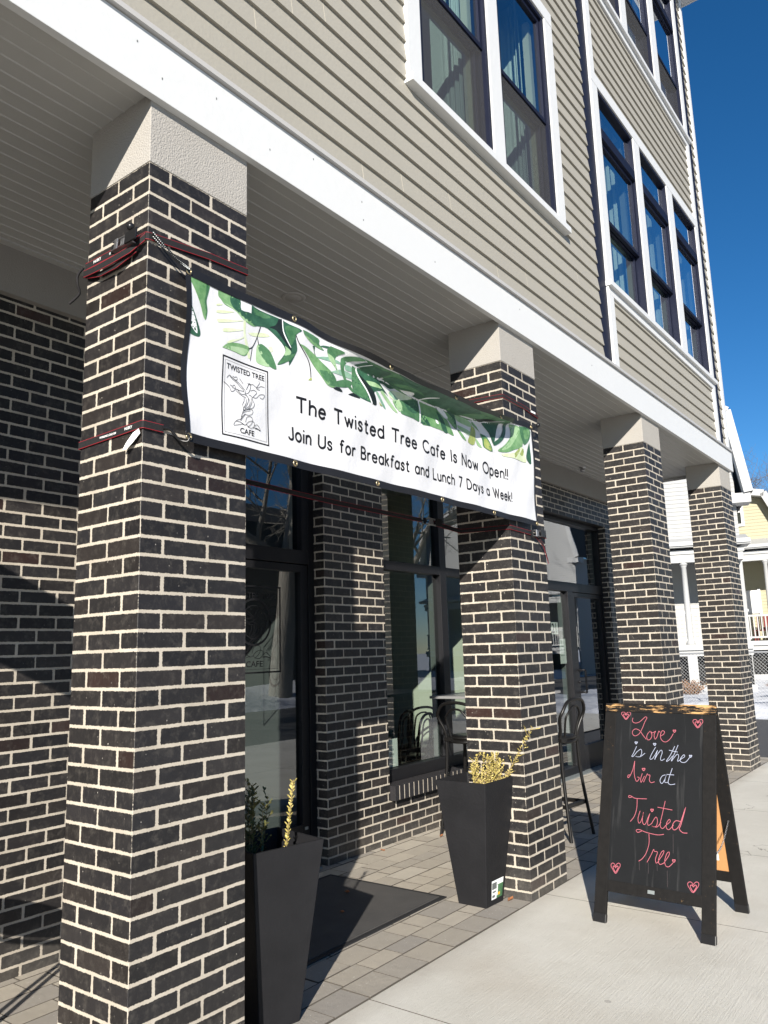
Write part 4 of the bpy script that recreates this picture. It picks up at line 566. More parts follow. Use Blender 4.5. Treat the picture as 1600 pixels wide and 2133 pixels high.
# far entrance: sidelight, door, transom
b = MB(); frame_boxes(b, [(6.452, 6.52, 0, 3.113), (8.635, 8.678, 0, 3.113), (6.52, 8.635, 3.06, 3.113), (6.52, 8.635, 2.185, 2.30), (7.51, 7.66, 0, 2.185), (6.52, 7.51, 0, .09)])
ef2 = b.build("door_frame", M['black'], bld, bevel=.003); pane(ef2, 6.51, 8.64, 2.29, 3.07); pane(ef2, 6.51, 7.52, .08, 2.19)
b = MB(); b.box(7.495, 7.5085, 1.785, 1.84, .09, 2.185); b.box(8.622, 8.634, 1.785, 1.84, 2.30, 3.06); b.build("glazing_stop", M['alu'], ef2)
dr = glazed_door(7.664, 8.632, 7.70)
for a_, c_ in ((1.36, 2.745), (6.452, 8.68)): b = MB(); b.box(a_, c_, 1.60, 1.85, -.02, .010); b.build("threshold", M['alu'], bld)
# cafe room
b = MB(); b.box(-5, XE - .3, 1.86, 7.4, -.05, .0); b.build("room_floor", M['floorin'], bld); b = MB(); b.box(-5, XE - .3, 1.86, 7.4, 3.42, 3.46); b.build("room_ceiling", M['ceilin'], bld)
b = MB(); b.box(6.10, 6.20, 1.86, 4.6, 0, 3.42); b.build("partition", M['wallin'], bld)
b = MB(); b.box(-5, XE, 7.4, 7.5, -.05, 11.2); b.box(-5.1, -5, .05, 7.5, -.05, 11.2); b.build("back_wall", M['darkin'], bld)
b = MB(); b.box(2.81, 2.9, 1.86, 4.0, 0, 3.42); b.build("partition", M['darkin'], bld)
# ---- lettering on the glass of the doors
def text_mesh(txt, size, name, m, parent, f, bold=0.0, sx=1.0):
    """built-in font turned into a mesh and laid on a surface by f(a, b)"""
    cu = bpy.data.curves.new(name, 'FONT'); cu.body = txt; cu.size = size; cu.offset = bold; cu.resolution_u = 3
    to = bpy.data.objects.new("tmp_text", cu); C.objects.link(to)
    bpy.context.view_layer.update()
    me = bpy.data.meshes.new_from_object(to.evaluated_get(bpy.context.evaluated_depsgraph_get()))
    bpy.data.objects.remove(to); bpy.data.curves.remove(cu)
    for v in me.vertices: v.co = f(v.co.x * sx, v.co.y)
    me.materials.clear(); me.materials.append(m)
    o = bpy.data.objects.new(name, me); C.objects.link(o)
    if parent: o.parent = parent
    return o
def text_width(txt, size):
    cu = bpy.data.curves.new("w", 'FONT'); cu.body = txt; cu.size = size
    to = bpy.data.objects.new("w", cu); C.objects.link(to); bpy.context.view_layer.update(); w = to.dimensions.x
    bpy.data.objects.remove(to); bpy.data.curves.remove(cu); return w
def fit_text(txt, x0, x1, z, h, name, m, parent, f, bold=0.0):
    s = h / 0.73; w = text_width(txt, s); k = (x1 - x0) / w
    return text_mesh(txt, s, name, m, parent, lambda a, c: f(x0 + a * k, z + c), bold)
def on_glass(a, c, l=0.0): return (a, 1.7435 - l, c)
def logo(parent, cx, z0, w, h, f, ring=False):
    fr = MB()
    def rect(x0, x1, a, c, t):
        for r in ((x0, x1, c - t, c), (x0, x1, a, a + t), (x0, x0 + t, a + t, c - t), (x1 - t, x1, a + t, c - t)):
            
            n = 24
            for k in range(n):
                if r[1] - r[0] > r[3] - r[2]: u0, u1 = r[0] + (r[1] - r[0]) * k / n, r[0] + (r[1] - r[0]) * (k + 1) / n; q = ((u0, r[2]), (u1, r[2]), (u1, r[3]), (u0, r[3]))
                else: u0, u1 = r[2] + (r[3] - r[2]) * k / n, r[2] + (r[3] - r[2]) * (k + 1) / n; q = ((r[0], u0), (r[1], u0), (r[1], u1), (r[0], u1))
                fr.face([f(a, c, .0004) for a, c in q])
    rect(cx - w / 2, cx + w / 2, z0, z0 + h, w * .022); rect(cx - w * .445, cx + w * .445, z0 + h * .045, z0 + h * .955, w * .004)
    g = fr.build("logo_frame", M['ink'], parent)
    fit_text("TWISTED TREE", cx - w * .41, cx + w * .41, z0 + h * .848, h * .072, "logo_lettering", M['ink'], parent, lambda a, c: f(a, c, .0006), .0004 * w / .27)
    fit_text("CAFE", cx - w * .15, cx + w * .15, z0 + h * .075, h * .068, "logo_lettering", M['ink'], parent, lambda a, c: f(a, c, .0006), .0004 * w / .27)
    tr = MB()
    LX0, LX1, LZ0, LZ1 = 0.344, 0.615, 2.387, 2.730
    for i, st in enumerate(LOGO_TREE):
        tr.ribbon([(cx - w / 2 + (a - LX0) / (LX1 - LX0) * w, z0 + (c - LZ0) / (LZ1 - LZ0) * h) for a, c in st], w * .0075, f, 0, .0006 + i * .00004)
    tr.build("logo_tree", M['ink'], parent)
    if ring:
        r = MB(); cz = z0 + h * .58
        for k, q in ((.30, .03), (.22, .012)): r.ribbon([(cx + w * k * math.cos(t * math.pi / 16), cz + w * k * math.sin(t * math.pi / 16)) for t in range(33)], w * q, f, 0, .002 + q * .01)
        r.build("logo_ring", M['ink'], parent)
logo(dn, 2.215, 1.383, 0.535, 0.62, on_glass, True)
# ---------------------------------------------------------------- banner
BX0, BX1, BZ0, BZ1 = 0.160, 3.165, 2.335, 3.030
def bsurf(x, z):
    """surface of the hung vinyl: light billows, corners pulled"""
    u = (x - BX0) / (BX1 - BX0); v = (z - BZ0) / (BZ1 - BZ0)
    y = -.036 + .010 * math.sin(u * 9 + v * 2) * math.sin(math.pi * min(max(v, 0), 1)) + .004 * math.sin(u * 31 + v * 5) + .003 * math.sin(u * 60 - v * 9)
    q = min(max((x - .85) / .5, 0), 1) * min(max((3.05 - x) / .35, 0), 1); q = q * q * (3 - 2 * q)
    cr = 2.885 + .075 * ((x - 1.85) / .95) ** 2                      # the top strip curls out towards the street
    return y - .012 * max(0, 1 - u * 14) * math.cos(v * 9) - q * .92 * max(0, z - cr)
def bedge(u):
    """top and bottom edge: taut between grommets with slight scallops"""
    s = abs(math.sin(u * math.pi * 5))
    return -.010 * math.sin(math.pi * u) - .003 * s, .008 * math.sin(math.pi * u) + .003 * s
bn = empty("banner", (0, 0, 0), 0, "long white vinyl cafe banner with green leaf print strapped across two brick pillars", "banner")
def bpt(x, z, l=0.0):
    u = min(max((x - BX0) / (BX1 - BX0), 0), 1); v = (z - BZ0) / (BZ1 - BZ0); t, bt = bedge(u)
    cu = max(0, z - (2.885 + .075 * ((x - 1.85) / .95) ** 2)) * min(max((x - .85) / .5, 0), 1) * min(max((3.05 - x) / .35, 0), 1)
    return (x, bsurf(x, z) - l, z - cu * .72 - l * min(cu * 60, 1) * .9 + t * max(v, 0) * .5 + bt * max(0, 1 - v) * .5)
b = MB(); nu, nv = 150, 36; P = []; F = []
for i in range(nu + 1):
    for j in range(nv + 1): P.append(bpt(BX0 + (BX1 - BX0) * i / nu, BZ0 + (BZ1 - BZ0) * j / nv))
for i in range(nu):
    for j in range(nv): a = i * (nv + 1) + j; F.append((a, a + nv + 1, a + nv + 2, a + 1))
b.idx(P, F, 0, None, True)
sheet = b.build("vinyl_sheet", M['banner'], bn); so_ = sheet.modifiers.new("thick", 'SOLIDIFY'); so_.thickness = .0012; so_.offset = -1
h = MB()
def strip(x0, x1, z0, z1, n=150, l=.0034):
    hor = (x1 - x0) > (z1 - z0); k = n if hor else 30
    for i in range(k):
        if hor: xa, xb = x0 + (x1 - x0) * i / k, x0 + (x1 - x0) * (i + 1) / k; q = [(xa, z0), (xb, z0), (xb, z1), (xa, z1)]
        else: za, zb = z0 + (z1 - z0) * i / k, z0 + (z1 - z0) * (i + 1) / k; q = [(x0, za), (x1, za), (x1, zb), (x0, zb)]
        h.face([bpt(a, c, l) for a, c in q], 0, smooth=True)
strip(BX0 - .004, BX1 + .004, BZ1 - .026, BZ1 + .012); strip(BX0 - .004, BX1 + .004, BZ0 - .014, BZ0 + .022)
strip(BX0 - .006, BX0 + .020, BZ0 + .0225, BZ1 - .0265); strip(BX1 - .012, BX1 + .006, BZ0 + .0225, BZ1 - .0265)
h.build("hem", M['hem'], bn)
PAINT = [leafpaint("print_pale", (0.50, 0.58, 0.32), (0.68, 0.72, 0.55)), leafpaint("print_light", (0.22, 0.38, 0.18), (0.38, 0.53, 0.32)), leafpaint("print_mid", (0.075, 0.20, 0.07), (0.22, 0.38, 0.18)),
         leafpaint("print_deep", (0.030, 0.105, 0.042), (0.095, 0.22, 0.105)), leafpaint("print_dark", (0.012, 0.052, 0.030), (0.040, 0.125, 0.070)), leafpaint("print_black", (0.006, 0.010, 0.010), (0.012, 0.02, 0.018)),
         leafpaint("print_white", (0.72, 0.73, 0.73), (0.80, 0.80, 0.80)), leafpaint("print_teal", (0.10, 0.26, 0.17), (0.30, 0.46, 0.34)), leafpaint("print_olive", (0.16, 0.24, 0.04), (0.40, 0.44, 0.15))]
lp = MB()
def inlay(poly, m, l):
    """outline cut into a fine net so that it lies on the billowing sheet"""
    pts = smooth2(list(poly) + [poly[0]], 3)[:-1]
    pts = [(min(max(a, BX0 + .012), BX1 - .006), min(max(c, BZ0), BZ1 - .02)) for a, c in pts]
    bm = bmesh.new(); vs = [bm.verts.new((a, c, 0)) for a, c in pts]
    ed = []
    for i in range(len(vs)):
        try: ed.append(bm.edges.new((vs[i], vs[(i + 1) % len(vs)])))
        except ValueError: pass
    bmesh.ops.triangle_fill(bm, edges=ed, use_beauty=True)
    for it in range(4):
        lg = [e for e in bm.edges if e.calc_length() > .022]
        if lg: bmesh.ops.subdivide_edges(bm, edges=lg, cuts=1); bmesh.ops.triangulate(bm, faces=bm.faces[:])
    bm.verts.index_update()
    P = [bpt(v.co.x, v.co.y, l) for v in bm.verts]
    F = []
    for f in bm.faces:
        q = [v.index for v in f.verts]
        if f.normal.z < 0: q = q[::-1]
        F.append(tuple(q))
    lp.idx(P, F, m, None, True); bm.free()
LEAVES = [(3, [(1.22, 2.99), (2.0, 3.01), (2.8, 3.01), (2.62, 2.94), (2.25, 2.885), (1.85, 2.868), (1.5, 2.895)]), (4, [(1.45, 3.0), (2.3, 3.0), (2.2, 2.93), (1.8, 2.915)])] + LEAVES
for i, (c, poly) in enumerate(LEAVES): inlay(poly, c, .0010 + i * .00002)
lp.build("leaf_print", PAINT, bn)
# rounded single-stroke letters: (width, strokes) on a unit cap height
def arc(cx, cy, rx, ry, a0, a1, n=12): return [(cx + rx * math.cos(R(a0 + (a1 - a0) * i / n)), cy + ry * math.sin(R(a0 + (a1 - a0) * i / n))) for i in range(n + 1)]
def ln(*p):
    out = []
    for i in range(len(p) - 1):
        a, c = p[i], p[i + 1]; out += [a, (a[0] * .97 + c[0] * .03, a[1] * .97 + c[1] * .03), (a[0] * .03 + c[0] * .97, a[1] * .03 + c[1] * .97)]
    return out + [p[-1]]
X = .66; r_ = .25; cyc = .33
bowl = lambda cx: arc(cx, cyc, r_, .33, 0, 360, 24)
GL = {
    'T': (.66, [ln((0, 1), (.66, 1)), ln((.33, 1), (.33, 0))]), 'h': (.46, [ln((0, 1), (0, 0)), ln((0, .34)) + arc(.23, .40, .23, .26, 180, 0) + ln((.46, .36), (.46, 0))]),
    'e': (.50, [ln((.02, .36), (.48, .36)) + arc(.25, cyc, .25, .33, 8, 320, 20)]), 'w': (.66, [ln((0, X), (.17, 0), (.33, .60), (.49, 0), (.66, X))]),
    'i': (.0, [ln((0, X), (0, 0)), ln((0, .93), (0, .95))]), 's': (.36, [[(.34, .54), (.26, .65), (.12, .65), (.03, .52), (.10, .39), (.26, .31), (.35, .18), (.27, .03), (.10, .01), (0, .13)]]),
    't': (.34, [ln((.15, .92), (.15, .14)) + [(.18, .03), (.32, .01)], ln((0, X), (.34, X))]), 'd': (.50, [bowl(.25), ln((.50, 1), (.50, 0))]), 'r': (.28, [ln((0, X), (0, 0)), [(0, .36), (.06, .55), (.16, .65), (.28, .65)]]),
    'C': (.70, [arc(.40, .5, .40, .5, 48, 312, 22)]), 'a': (.50, [bowl(.25), ln((.50, X), (.50, 0))]), 'f': (.34, [[(.36, .97), (.24, 1.0), (.15, .90), (.15, .75)] + ln((.15, .7), (.15, 0)), ln((0, X), (.32, X))]),
    'I': (.0, [ln((0, 1), (0, 0))]), 'N': (.62, [ln((0, 0), (0, 1), (.62, 0), (.62, 1))]), 'o': (.50, [bowl(.25)]), 'O': (.86, [arc(.43, .5, .43, .5, 90, 450, 30)]),
    'p': (.50, [bowl(.25), ln((0, X), (0, -.32))]), 'n': (.44, [ln((0, X), (0, 0)), ln((0, .34)) + arc(.22, .40, .22, .26, 180, 0) + ln((.44, .36), (.44, 0))]),
    '!': (.0, [ln((0, 1), (0, .32)), ln((0, .03), (0, .05))]), 'J': (.38, [ln((.38, 1), (.38, .3)) + arc(.19, .2, .19, .2, 0, -160, 10)]), 'U': (.62, [ln((0, 1), (0, .34)) + arc(.31, .31, .31, .31, 180, 360, 14) + ln((.62, .34), (.62, 1))]),
    'B': (.52, [ln((0, 0), (0, 1), (.24, 1)) + arc(.24, .76, .22, .24, 90, -90, 10) + ln((.24, .52), (.04, .52)), ln((.22, .52), (.28, .52)) + arc(.28, .26, .24, .26, 90, -90, 10) + ln((.28, 0), (0, 0))]),
    'k': (.42, [ln((0, 1), (0, 0)), ln((.38, X), (.02, .27)), ln((.14, .38), (.42, 0))]), 'L': (.46, [ln((0, 1), (0, 0), (.46, 0))]), 'u': (.44, [ln((0, X), (0, .26)) + arc(.22, .25, .22, .25, 180, 360, 12) + ln((.44, .3), (.44, X)), ln((.44, .3), (.44, 0))]),
    'c': (.46, [arc(.25, cyc, .25, .33, 48, 312, 18)]), '7': (.50, [ln((0, 1), (.50, 1), (.16, 0))]), 'D': (.66, [ln((0, 0), (0, 1), (.2, 1)) + arc(.22, .5, .44, .5, 90, -90, 16) + ln((.2, 0), (0, 0))]),
    'y': (.46, [ln((0, X), (.24, .02)), ln((.46, X), (.14, -.32))]), 'W': (1.0, [ln((0, 1), (.26, 0), (.5, .92), (.74, 0), (1.0, 1))]),
}
def stroke_text(txt, x0, x1, z, h, name, parent, f, wd=.18):
    gap = .25; tot = 0; words = []
    for ch in txt: tot += (.52 if ch == ' ' else GL[ch][0] + gap)
    k = (x1 - x0) / (tot - gap); b = MB(); p = 0; n = 0
    for ch in txt:
        if ch == ' ': p += .52; words.append(b); b = MB(); continue
        for st in GL[ch][1]:
            b.ribbon([(x0 + (p + a) * k, z + c * h) for a, c in st], wd * h, f, 0, .0012 + (n % 7) * .00012); n += 1
        p += GL[ch][0] + gap
    for b in words + [b]: b.build(name, M['ink'], parent)
stroke_text("The Twisted Tree Cafe Is Now Open!!", .792, 2.772, 2.588, .068, "lettering", bn, bpt)
stroke_text("Join Us for Breakfast and Lunch 7 Days a Week!", .738, 2.824, 2.447, .060, "lettering", bn, bpt)
logo(bn, .4815, 2.387, .262, .342, lambda a, c, l=0: bpt(a, c, .0011 + l))
for i in range(6):
    for top in (0, 1):
        x = BX0 + .012 + (BX1 - BX0 - .024) * i / 5; z = BZ1 - .006 if top else BZ0 + .004; p = bpt(x, z, .0036)
        g = MB(); g.tube([(p[0] + .011 * math.cos(t * math.pi / 8), p[1], p[2] + .011 * math.sin(t * math.pi / 8)) for t in range(16)], .0042, 8, 0, True); g.build("grommet", M['brass'], bn)
# ---------------------------------------------------------------- straps, ratchets, bungees
def web(b, path, w=.028, t=.0016):
    """flat webbing, black with a red edge line top and bottom, along a path on its edge"""
    P = [Vector(p) for p in path]
    for i in range(len(P) - 1):
        a, c = P[i], P[i + 1]; d = (c - a); hd = Vector((d.x, d.y, 0)); up = Vector((0, 0, 1))
        if hd.length < 1e-6: side = Vector((1, 0, 0)); up = Vector((0, 0, 1))
        else: side = Vector((hd.y, -hd.x, 0)).normalized()
        for k0, k1, m in ((-.5, -.44, 1), (-.44, .44, 0), (.44, .5, 1)):
            q = [a + up * k0 * w, c + up * k0 * w, c + up * k1 * w, a + up * k1 * w]
            b.frustum([v + side * t for v in q], [v - side * t for v in q], m)
def wrap(x0, z, dz=0.0, o=.004):
    return [(x0 - o, -o, z), (x0 + PW + o, -o, z + dz), (x0 + PW + o, PD + o, z + dz * .5), (x0 - o, PD + o, z - dz * .3), (x0 - o, -o, z)]
def ratchet(parent, c, ax, out):
    """ratchet buckle: two side plates, spool, handle, rubber grip"""
    c, ax, out = Vector(c), Vector(ax).normalized(), Vector(out).normalized(); up = ax.cross(out)
    Mx = Matrix((ax, up, out)).transposed().to_4x4(); Mx.translation = c
    Mx = Mx @ Matrix.Diagonal((1.3, .95, .95, 1))
    b = MB()
    for s in (-.022, .018): b.box(-.05, .05, s, s + .004, .004, .034, 0, None, Mx)
    b.box(-.012, .006, -.02, .02, .010, .028, 0, None, Mx); b.box(.02, .075, -.026, .026, .030, .038, 1, None, Mx); b.box(-.065, -.05, -.02, .02, .012, .022, 1, None, Mx); b.box(-.035, -.02, -.024, .024, .028, .036, 0, None, Mx)
    b.build("ratchet", [M['steel'], M['plast']], parent, bevel=.002)
def strap_text(parent, p, ex, up, txt, h):
    p, ex, up = Vector(p), Vector(ex), Vector(up)
    text_mesh(txt, h, "strap_lettering", M['paper'], parent, lambda a, c: tuple(p + ex * a + up * c), .0003)
s1 = empty("ratchet_strap", (0, 0, 0), 0, "black and red ratchet strap round the nearest pillar, above the banner's upper corner", "strap", "straps holding the banner")
b = MB(); web(b, [(-.006, .41, 3.120), (-.010, .0, 3.112), (.0, -.008, 3.112), (.3, -.007, 3.150), (PW + .004, -.005, 3.165), (PW + .005, PD + .005, 3.15), (-.005, PD + .007, 3.125)], .030)
web(b, [(-.014, .41, 3.085), (-.034, .30, 3.062), (-.038, .18, 3.058), (-.030, .07, 3.070), (-.012, .0, 3.105)], .030); web(b, [(-.010, .40, 3.075), (-.022, .28, 3.040), (-.026, .16, 3.036), (-.014, .05, 3.07)], .022); b.tube(smooth2([(-.01, .42, 3.12), (-.02, .445, 3.09), (-.015, .45, 3.05), (.0, .46, 3.02), (-.02, .5, 2.98)]), .006, 6)
b.build("webbing", [M['web'], M['red']], s1); ratchet(s1, (-.014, .105, 3.108), (0, -1, .0), (-1, 0, .1))
strap_text(s1, (-.0125, .345, 3.112), (0, -1, 0), (0, 0, 1), "HUSKY", .017); strap_text(s1, (-.0125, .235, 3.112), (0, -1, 0), (0, 0, 1), "500 LB", .012)
s2 = empty("ratchet_strap", (0, 0, 0), 0, "black and red strap round the nearest pillar at the banner's lower corner, white tag hanging", "strap", "straps holding the banner")
b = MB(); web(b, [(-.005, PD + .005, 2.352), (-.006, 0, 2.360), (.0, -.007, 2.360), (.085, -.008, 2.360)], .030); web(b, [(-.005, PD + .005, 2.352), (PW + .004, PD + .006, 2.345)], .03)
b.build("webbing", [M['web'], M['red']], s2)
b = MB(); b.tube(smooth2([(.08, -.012, 2.362), (.105, -.018, 2.362), (.125, -.022, 2.345), (.145, -.028, 2.325), (.165, -.05, 2.318), (.17, -.055, 2.335), (.160, -.05, 2.346)]), .0055, 8); b.build("hook", M['plast'], s2)
b = MB(); b.idx([(-.009, .012, 2.345), (-.010, .045, 2.335), (-.018, .075, 2.300), (-.022, .090, 2.275), (-.024, .062, 2.272), (-.019, .035, 2.292), (-.011, .0, 2.325)], [(0, 1, 2, 3, 4, 5, 6)]); b.build("care_tag", M['paper'], s2)
strap_text(s2, (-.0095, .26, 2.352), (0, -1, 0), (0, 0, 1), "WORKING LOAD 500", .011); strap_text(s2, (-.0095, .10, 2.355), (0, -1, 0), (0, 0, 1), "HUSKY", .015)
s3 = empty("ratchet_strap", (0, 0, 0), 0, "black and red strap round the second pillar, just above the banner's far end", "strap", "straps holding the banner")
b = MB(); x0 = PX[1]; web(b, [(x0 - .005, PD + .004, 3.205), (x0 - .006, -.004, 3.180), (x0 + .0, -.006, 3.178), (x0 + .30, -.006, 3.172), (x0 + PW + .004, -.006, 3.150), (x0 + PW + .005, PD + .005, 3.17), (x0 - .005, PD + .006, 3.205)], .026); b.build("webbing", [M['web'], M['red']], s3)
b = MB(); b.box(x0 + .40, x0 + .47, -.0095, -.0085, 3.158, 3.172); b.build("strap_label", M['paper'], s3)
s4 = empty("ratchet_strap", (0, 0, 0), 0, "black and red strap stretched between the two pillars behind the banner, ratchet hanging midway", "strap", "straps holding the banner")
b = MB(); web(b, [(PW + .004, PD - .03, 2.345), (1.5, PD - .028, 2.325), (2.36, PD - .03, 2.322)], .026); web(b, [(2.50, PD - .03, 2.318), (PX[1] - .006, PD - .03, 2.30), (PX[1] - .007, -.004, 2.285), (PX[1], -.007, 2.283), (PX[1] + .30, -.008, 2.275)], .028)
b.tube([(2.36, PD - .03, 2.322), (2.45, PD - .03, 2.32)], .004, 6)
b.build("webbing", [M['web'], M['red']], s4); ratchet(s4, (2.44, PD - .035, 2.318), (1, 0, 0), (0, -1, 0)); ratchet(s4, (PX[1] + .34, -.01, 2.275), (1, 0, .05), (0, -1, 0))
b = MB(); web(b, [(PX[1] + .33, -.012, 2.27), (PX[1] + .42, -.03, 2.20), (PX[1] + .50, -.02, 2.09)], .024); web(b, [(PX[1] + .39, -.012, 2.275), (PX[1] + PW + .004, -.008, 2.272), (PX[1] + PW + .005, PD, 2.28)], .026); b.build("loose_end", [M['web'], M['red']], s4)
def bungee(p, q, ball, label, cover):
    t = empty("bungee_cord", (0, 0, 0), 0, label, "bungee cord", "bungee cords with ball ends")
    c = MB(); p, q = Vector(p), Vector(q); mid = (p + q) / 2 + Vector((0, -.004, -.012))
    for d in (-.009, .009): c.tube(smooth2([p + Vector((0, 0, d)), mid + Vector((0, 0, d * .8)), q]), .0035, 8)
    c.build("cord", M['plast'], t)
    if cover:
        k = MB()
        for i in range(26):
            f = i / 26; 
            for d in (-.009, .009):
                w = p.lerp(q, f) + Vector((0, -.0045, d * (1 - f * .8) - .012 * math.sin(math.pi * f))); k.box(w.x - .0016, w.x + .0016, w.y - .001, w.y + .001, w.z - .0016, w.z + .0016)
        k.build("fleck", M['paper'], t)
    g = MB(); g.ball(ball, .0165, 0, 16); g.build("ball", M['plast'], t)
bungee((.012, -.014, 3.118), (.166, -.048, 3.022), (-.040, .055, 3.155), "speckled bungee cord between the nearest pillar's strap and the banner corner", True)
bungee((3.16, -.046, 3.015), (3.225, -.055, 3.045), (3.238, -.055, 3.052), "short black bungee with ball end sticking out from the banner's far upper corner", False)
# ---------------------------------------------------------------- planters and their shrubs
def planter(loc, rz, label, sticker):
    t = empty("tall_planter", loc, rz, label, "planter", "tall tapered planters")
    b = MB(); a, c, h = .1785, .0985, .72; w = .012
    sq = lambda s, z: [(-s, -s, z), (s, -s, z), (s, s, z), (-s, s, z)]
    b.frustum(sq(c, 0), sq(a, h), 0, False); b.frustum(sq(a, h), sq(a - w, h), 0, False); b.frustum(sq(a - w, h), sq(a - w - .02, h - .17), 0, False); b.face(sq(c, 0)[::-1])
    b.build("pot", M['planter'], t, bevel=.004)
    s = MB(); g = a - w - .018; s.face(sq(g, h - .155)); s.build("soil", M['soil'], t)
    if sticker:
        def onf(u, v, l=0): k = v / h; s_ = c + (a - c) * k; return (s_ * (u * 1.5 - .26) * 2, -(s_) - .0012 - l, v)
        k = MB(); q = lambda u0, u1, v0, v1, m, l: k.face([onf(u0, v0, l), onf(u1, v0, l), onf(u1, v1, l), onf(u0, v1, l)], m)
        q(.02, .42, .035, .142, 0, 0); q(.20, .42, .035, .112, 1, .0006); q(.03, .19, .092, .130, 2, .0006); q(.05, .17, .072, .082, 2, .0007); q(.20, .235, .05, .11, 3, .0012); q(.25, .32, .05, .066, 4, .0012); q(.04, .14, .045, .06, 2, .0009)
        k.build("sticker", [M['paper'], PAINT[3], M['grey'], M['paper'], simple("yellow_dot", (0.75, 0.42, 0.03), .5)], t)
    return t
planter((2.682, .263, 0), R(-1.2), "tall charcoal planter with a product sticker low on it, before the second pillar", True)
planter((.848, .227, 0), R(-11.5), "tall charcoal planter without a sticker, tucked beside the nearest pillar", False)
def leaf_geo(b, p, d, up, s, m=0):
    """one small oval box leaf, folded along its midrib"""
    d = Vector(d).normalized(); sd = d.cross(Vector(up)); sd = sd.normalized() if sd.length > 1e-4 else Vector((1, 0, 0)); n = sd.cross(d)
    pr = [(0, 0), (.28, .30), (.6, .36), (.86, .22), (1, 0)]
    mid = [p + d * s * a + n * s * (-.08) * math.sin(a * 3) for a, w in pr]; L = [p + d * s * a + sd * s * w * .78 + n * s * .10 for a, w in pr]; Rr = [p + d * s * a - sd * s * w * .78 + n * s * .10 for a, w in pr]
    P = mid + L[1:4] + Rr[1:4]
    b.idx(P, [(0, 1, 5), (1, 2, 6, 5), (2, 3, 7, 6), (3, 4, 7), (0, 8, 1), (1, 8, 9, 2), (2, 9, 10, 3), (3, 10, 4)], m, None, False)
def shrub(loc, label, stems, leafm, seed, ls=.022):
    r = random.Random(seed); t = empty("box_shrub", loc, 0, label, "shrub", "box shrubs in planters")
    st = MB(); fo = MB()
    for (x, y, dx, dy, h, dens) in stems:
        pts = [Vector((x + dx * f * f ** .3 + r.uniform(-.004, .004), y + dy * f + r.uniform(-.004, .004), h * f)) for f in [i / 6 for i in range(7)]]
        st.tube(pts, [.0035 - .0004 * i for i in range(7)], 6)
        n = int(h * dens)
        for i in range(n):
            f = (.18 + .82 * (i + r.random() * .6) / n); k = min(int(f * 6), 5); p = pts[k].lerp(pts[k + 1], f * 6 - k)
            a = r.uniform(0, 6.28); ax = (pts[k + 1] - pts[k]).normalized()
            for q in (0, math.pi):
                o = ax.orthogonal().normalized(); o.rotate(Matrix.Rotation(a + q, 3, ax)); d = (o * r.uniform(.6, 1) + ax * r.uniform(.4, 1.0)).normalized()
                leaf_geo(fo, p, d, ax, ls * r.uniform(.65, 1.15))
            if r.random() < .22:
                e = p + (o * .035 + ax * .03) * r.uniform(.6, 1.5); st.tube([p, e], [.0015, .001], 5)
                for z in range(4): leaf_geo(fo, p.lerp(e, .4 + .2 * z), (e - p) + Vector((r.uniform(-.03, .03), r.uniform(-.03, .03), r.uniform(-.01, .03))), ax, ls * r.uniform(.6, .95))
    st.build("stem", M['twig'], t); fo.build("foliage", leafm, t)
    return t
r = random.Random(5)
shrub((2.682, .263, .57), "dry yellow box shrub with a long leaning sprig, in the planter by the second pillar",
      [(r.uniform(-.02, .12), r.uniform(-.11, .04), r.uniform(-.01, .05), r.uniform(-.04, .05), r.uniform(.20, .30), 62) for i in range(22)] + [(.06, -.09, .14, -.22, .45, 62), (.07, -.09, .13, -.21, .42, 40), (.09, -.07, .10, -.07, .30, 50), (.07, -.06, .12, -.12, .24, 50)], M['leafdry'], 3, .019)
shrub((.848, .227, .57), "leggy green box shrub with one yellow sprig, in the planter beside the nearest pillar",
      [(r.uniform(-.12, -.01), r.uniform(-.08, .08), r.uniform(-.04, .04), r.uniform(-.03, .05), r.uniform(.26, .42), 50) for i in range(9)], M['leafgreen'], 4, .024)
yl = bpy.data.objects["box_shrub.001"]
st = MB(); fo = MB(); rr = random.Random(2); pts = [Vector((.02 + .03 * f, -.08 - .035 * f, .40 * f)) for f in [i / 6 for i in range(7)]]; st.tube(pts, .0028, 6)
for i in range(22):
    f = .25 + .75 * i / 22; k = min(int(f * 6), 5); p = pts[k].lerp(pts[k + 1], f * 6 - k)
    for q in (0, 3.14): a = i * 1.9 + q; leaf_geo(fo, p, (math.cos(a) * .7, math.sin(a) * .7, .8), (0, 0, 1), .024 * rr.uniform(.8, 1.15))
st.build("sprig_stem", M['twig'], yl); fo.build("yellow_sprig", M['leafdry'], yl)  # one sprig in the yellow leaf colour, the rest green
# ---------------------------------------------------------------- door mat
dm = empty("door_mat", (0, 0, 0), 0, "black rubber mat with honeycomb holes on the pavers before the entrance", "door mat")
b = MB(); b.box(1.36, 2.605, .515, 1.40, .001, .011); b.build("mat_field", M['mat'], dm)
b = MB(); pr = [(0, .002), (.035, .013), (.04, .0125), (.04, .002)]
for x0, x1, y0, y1 in ((1.325, 2.64, .48, .515), (1.325, 2.64, 1.40, 1.435), (1.325, 1.36, .515, 1.40), (2.605, 2.64, .515, 1.40)): b.box(x0, x1, y0, y1, .001, .0085)
b.build("mat_border", M['matrim'], dm, bevel=.004)
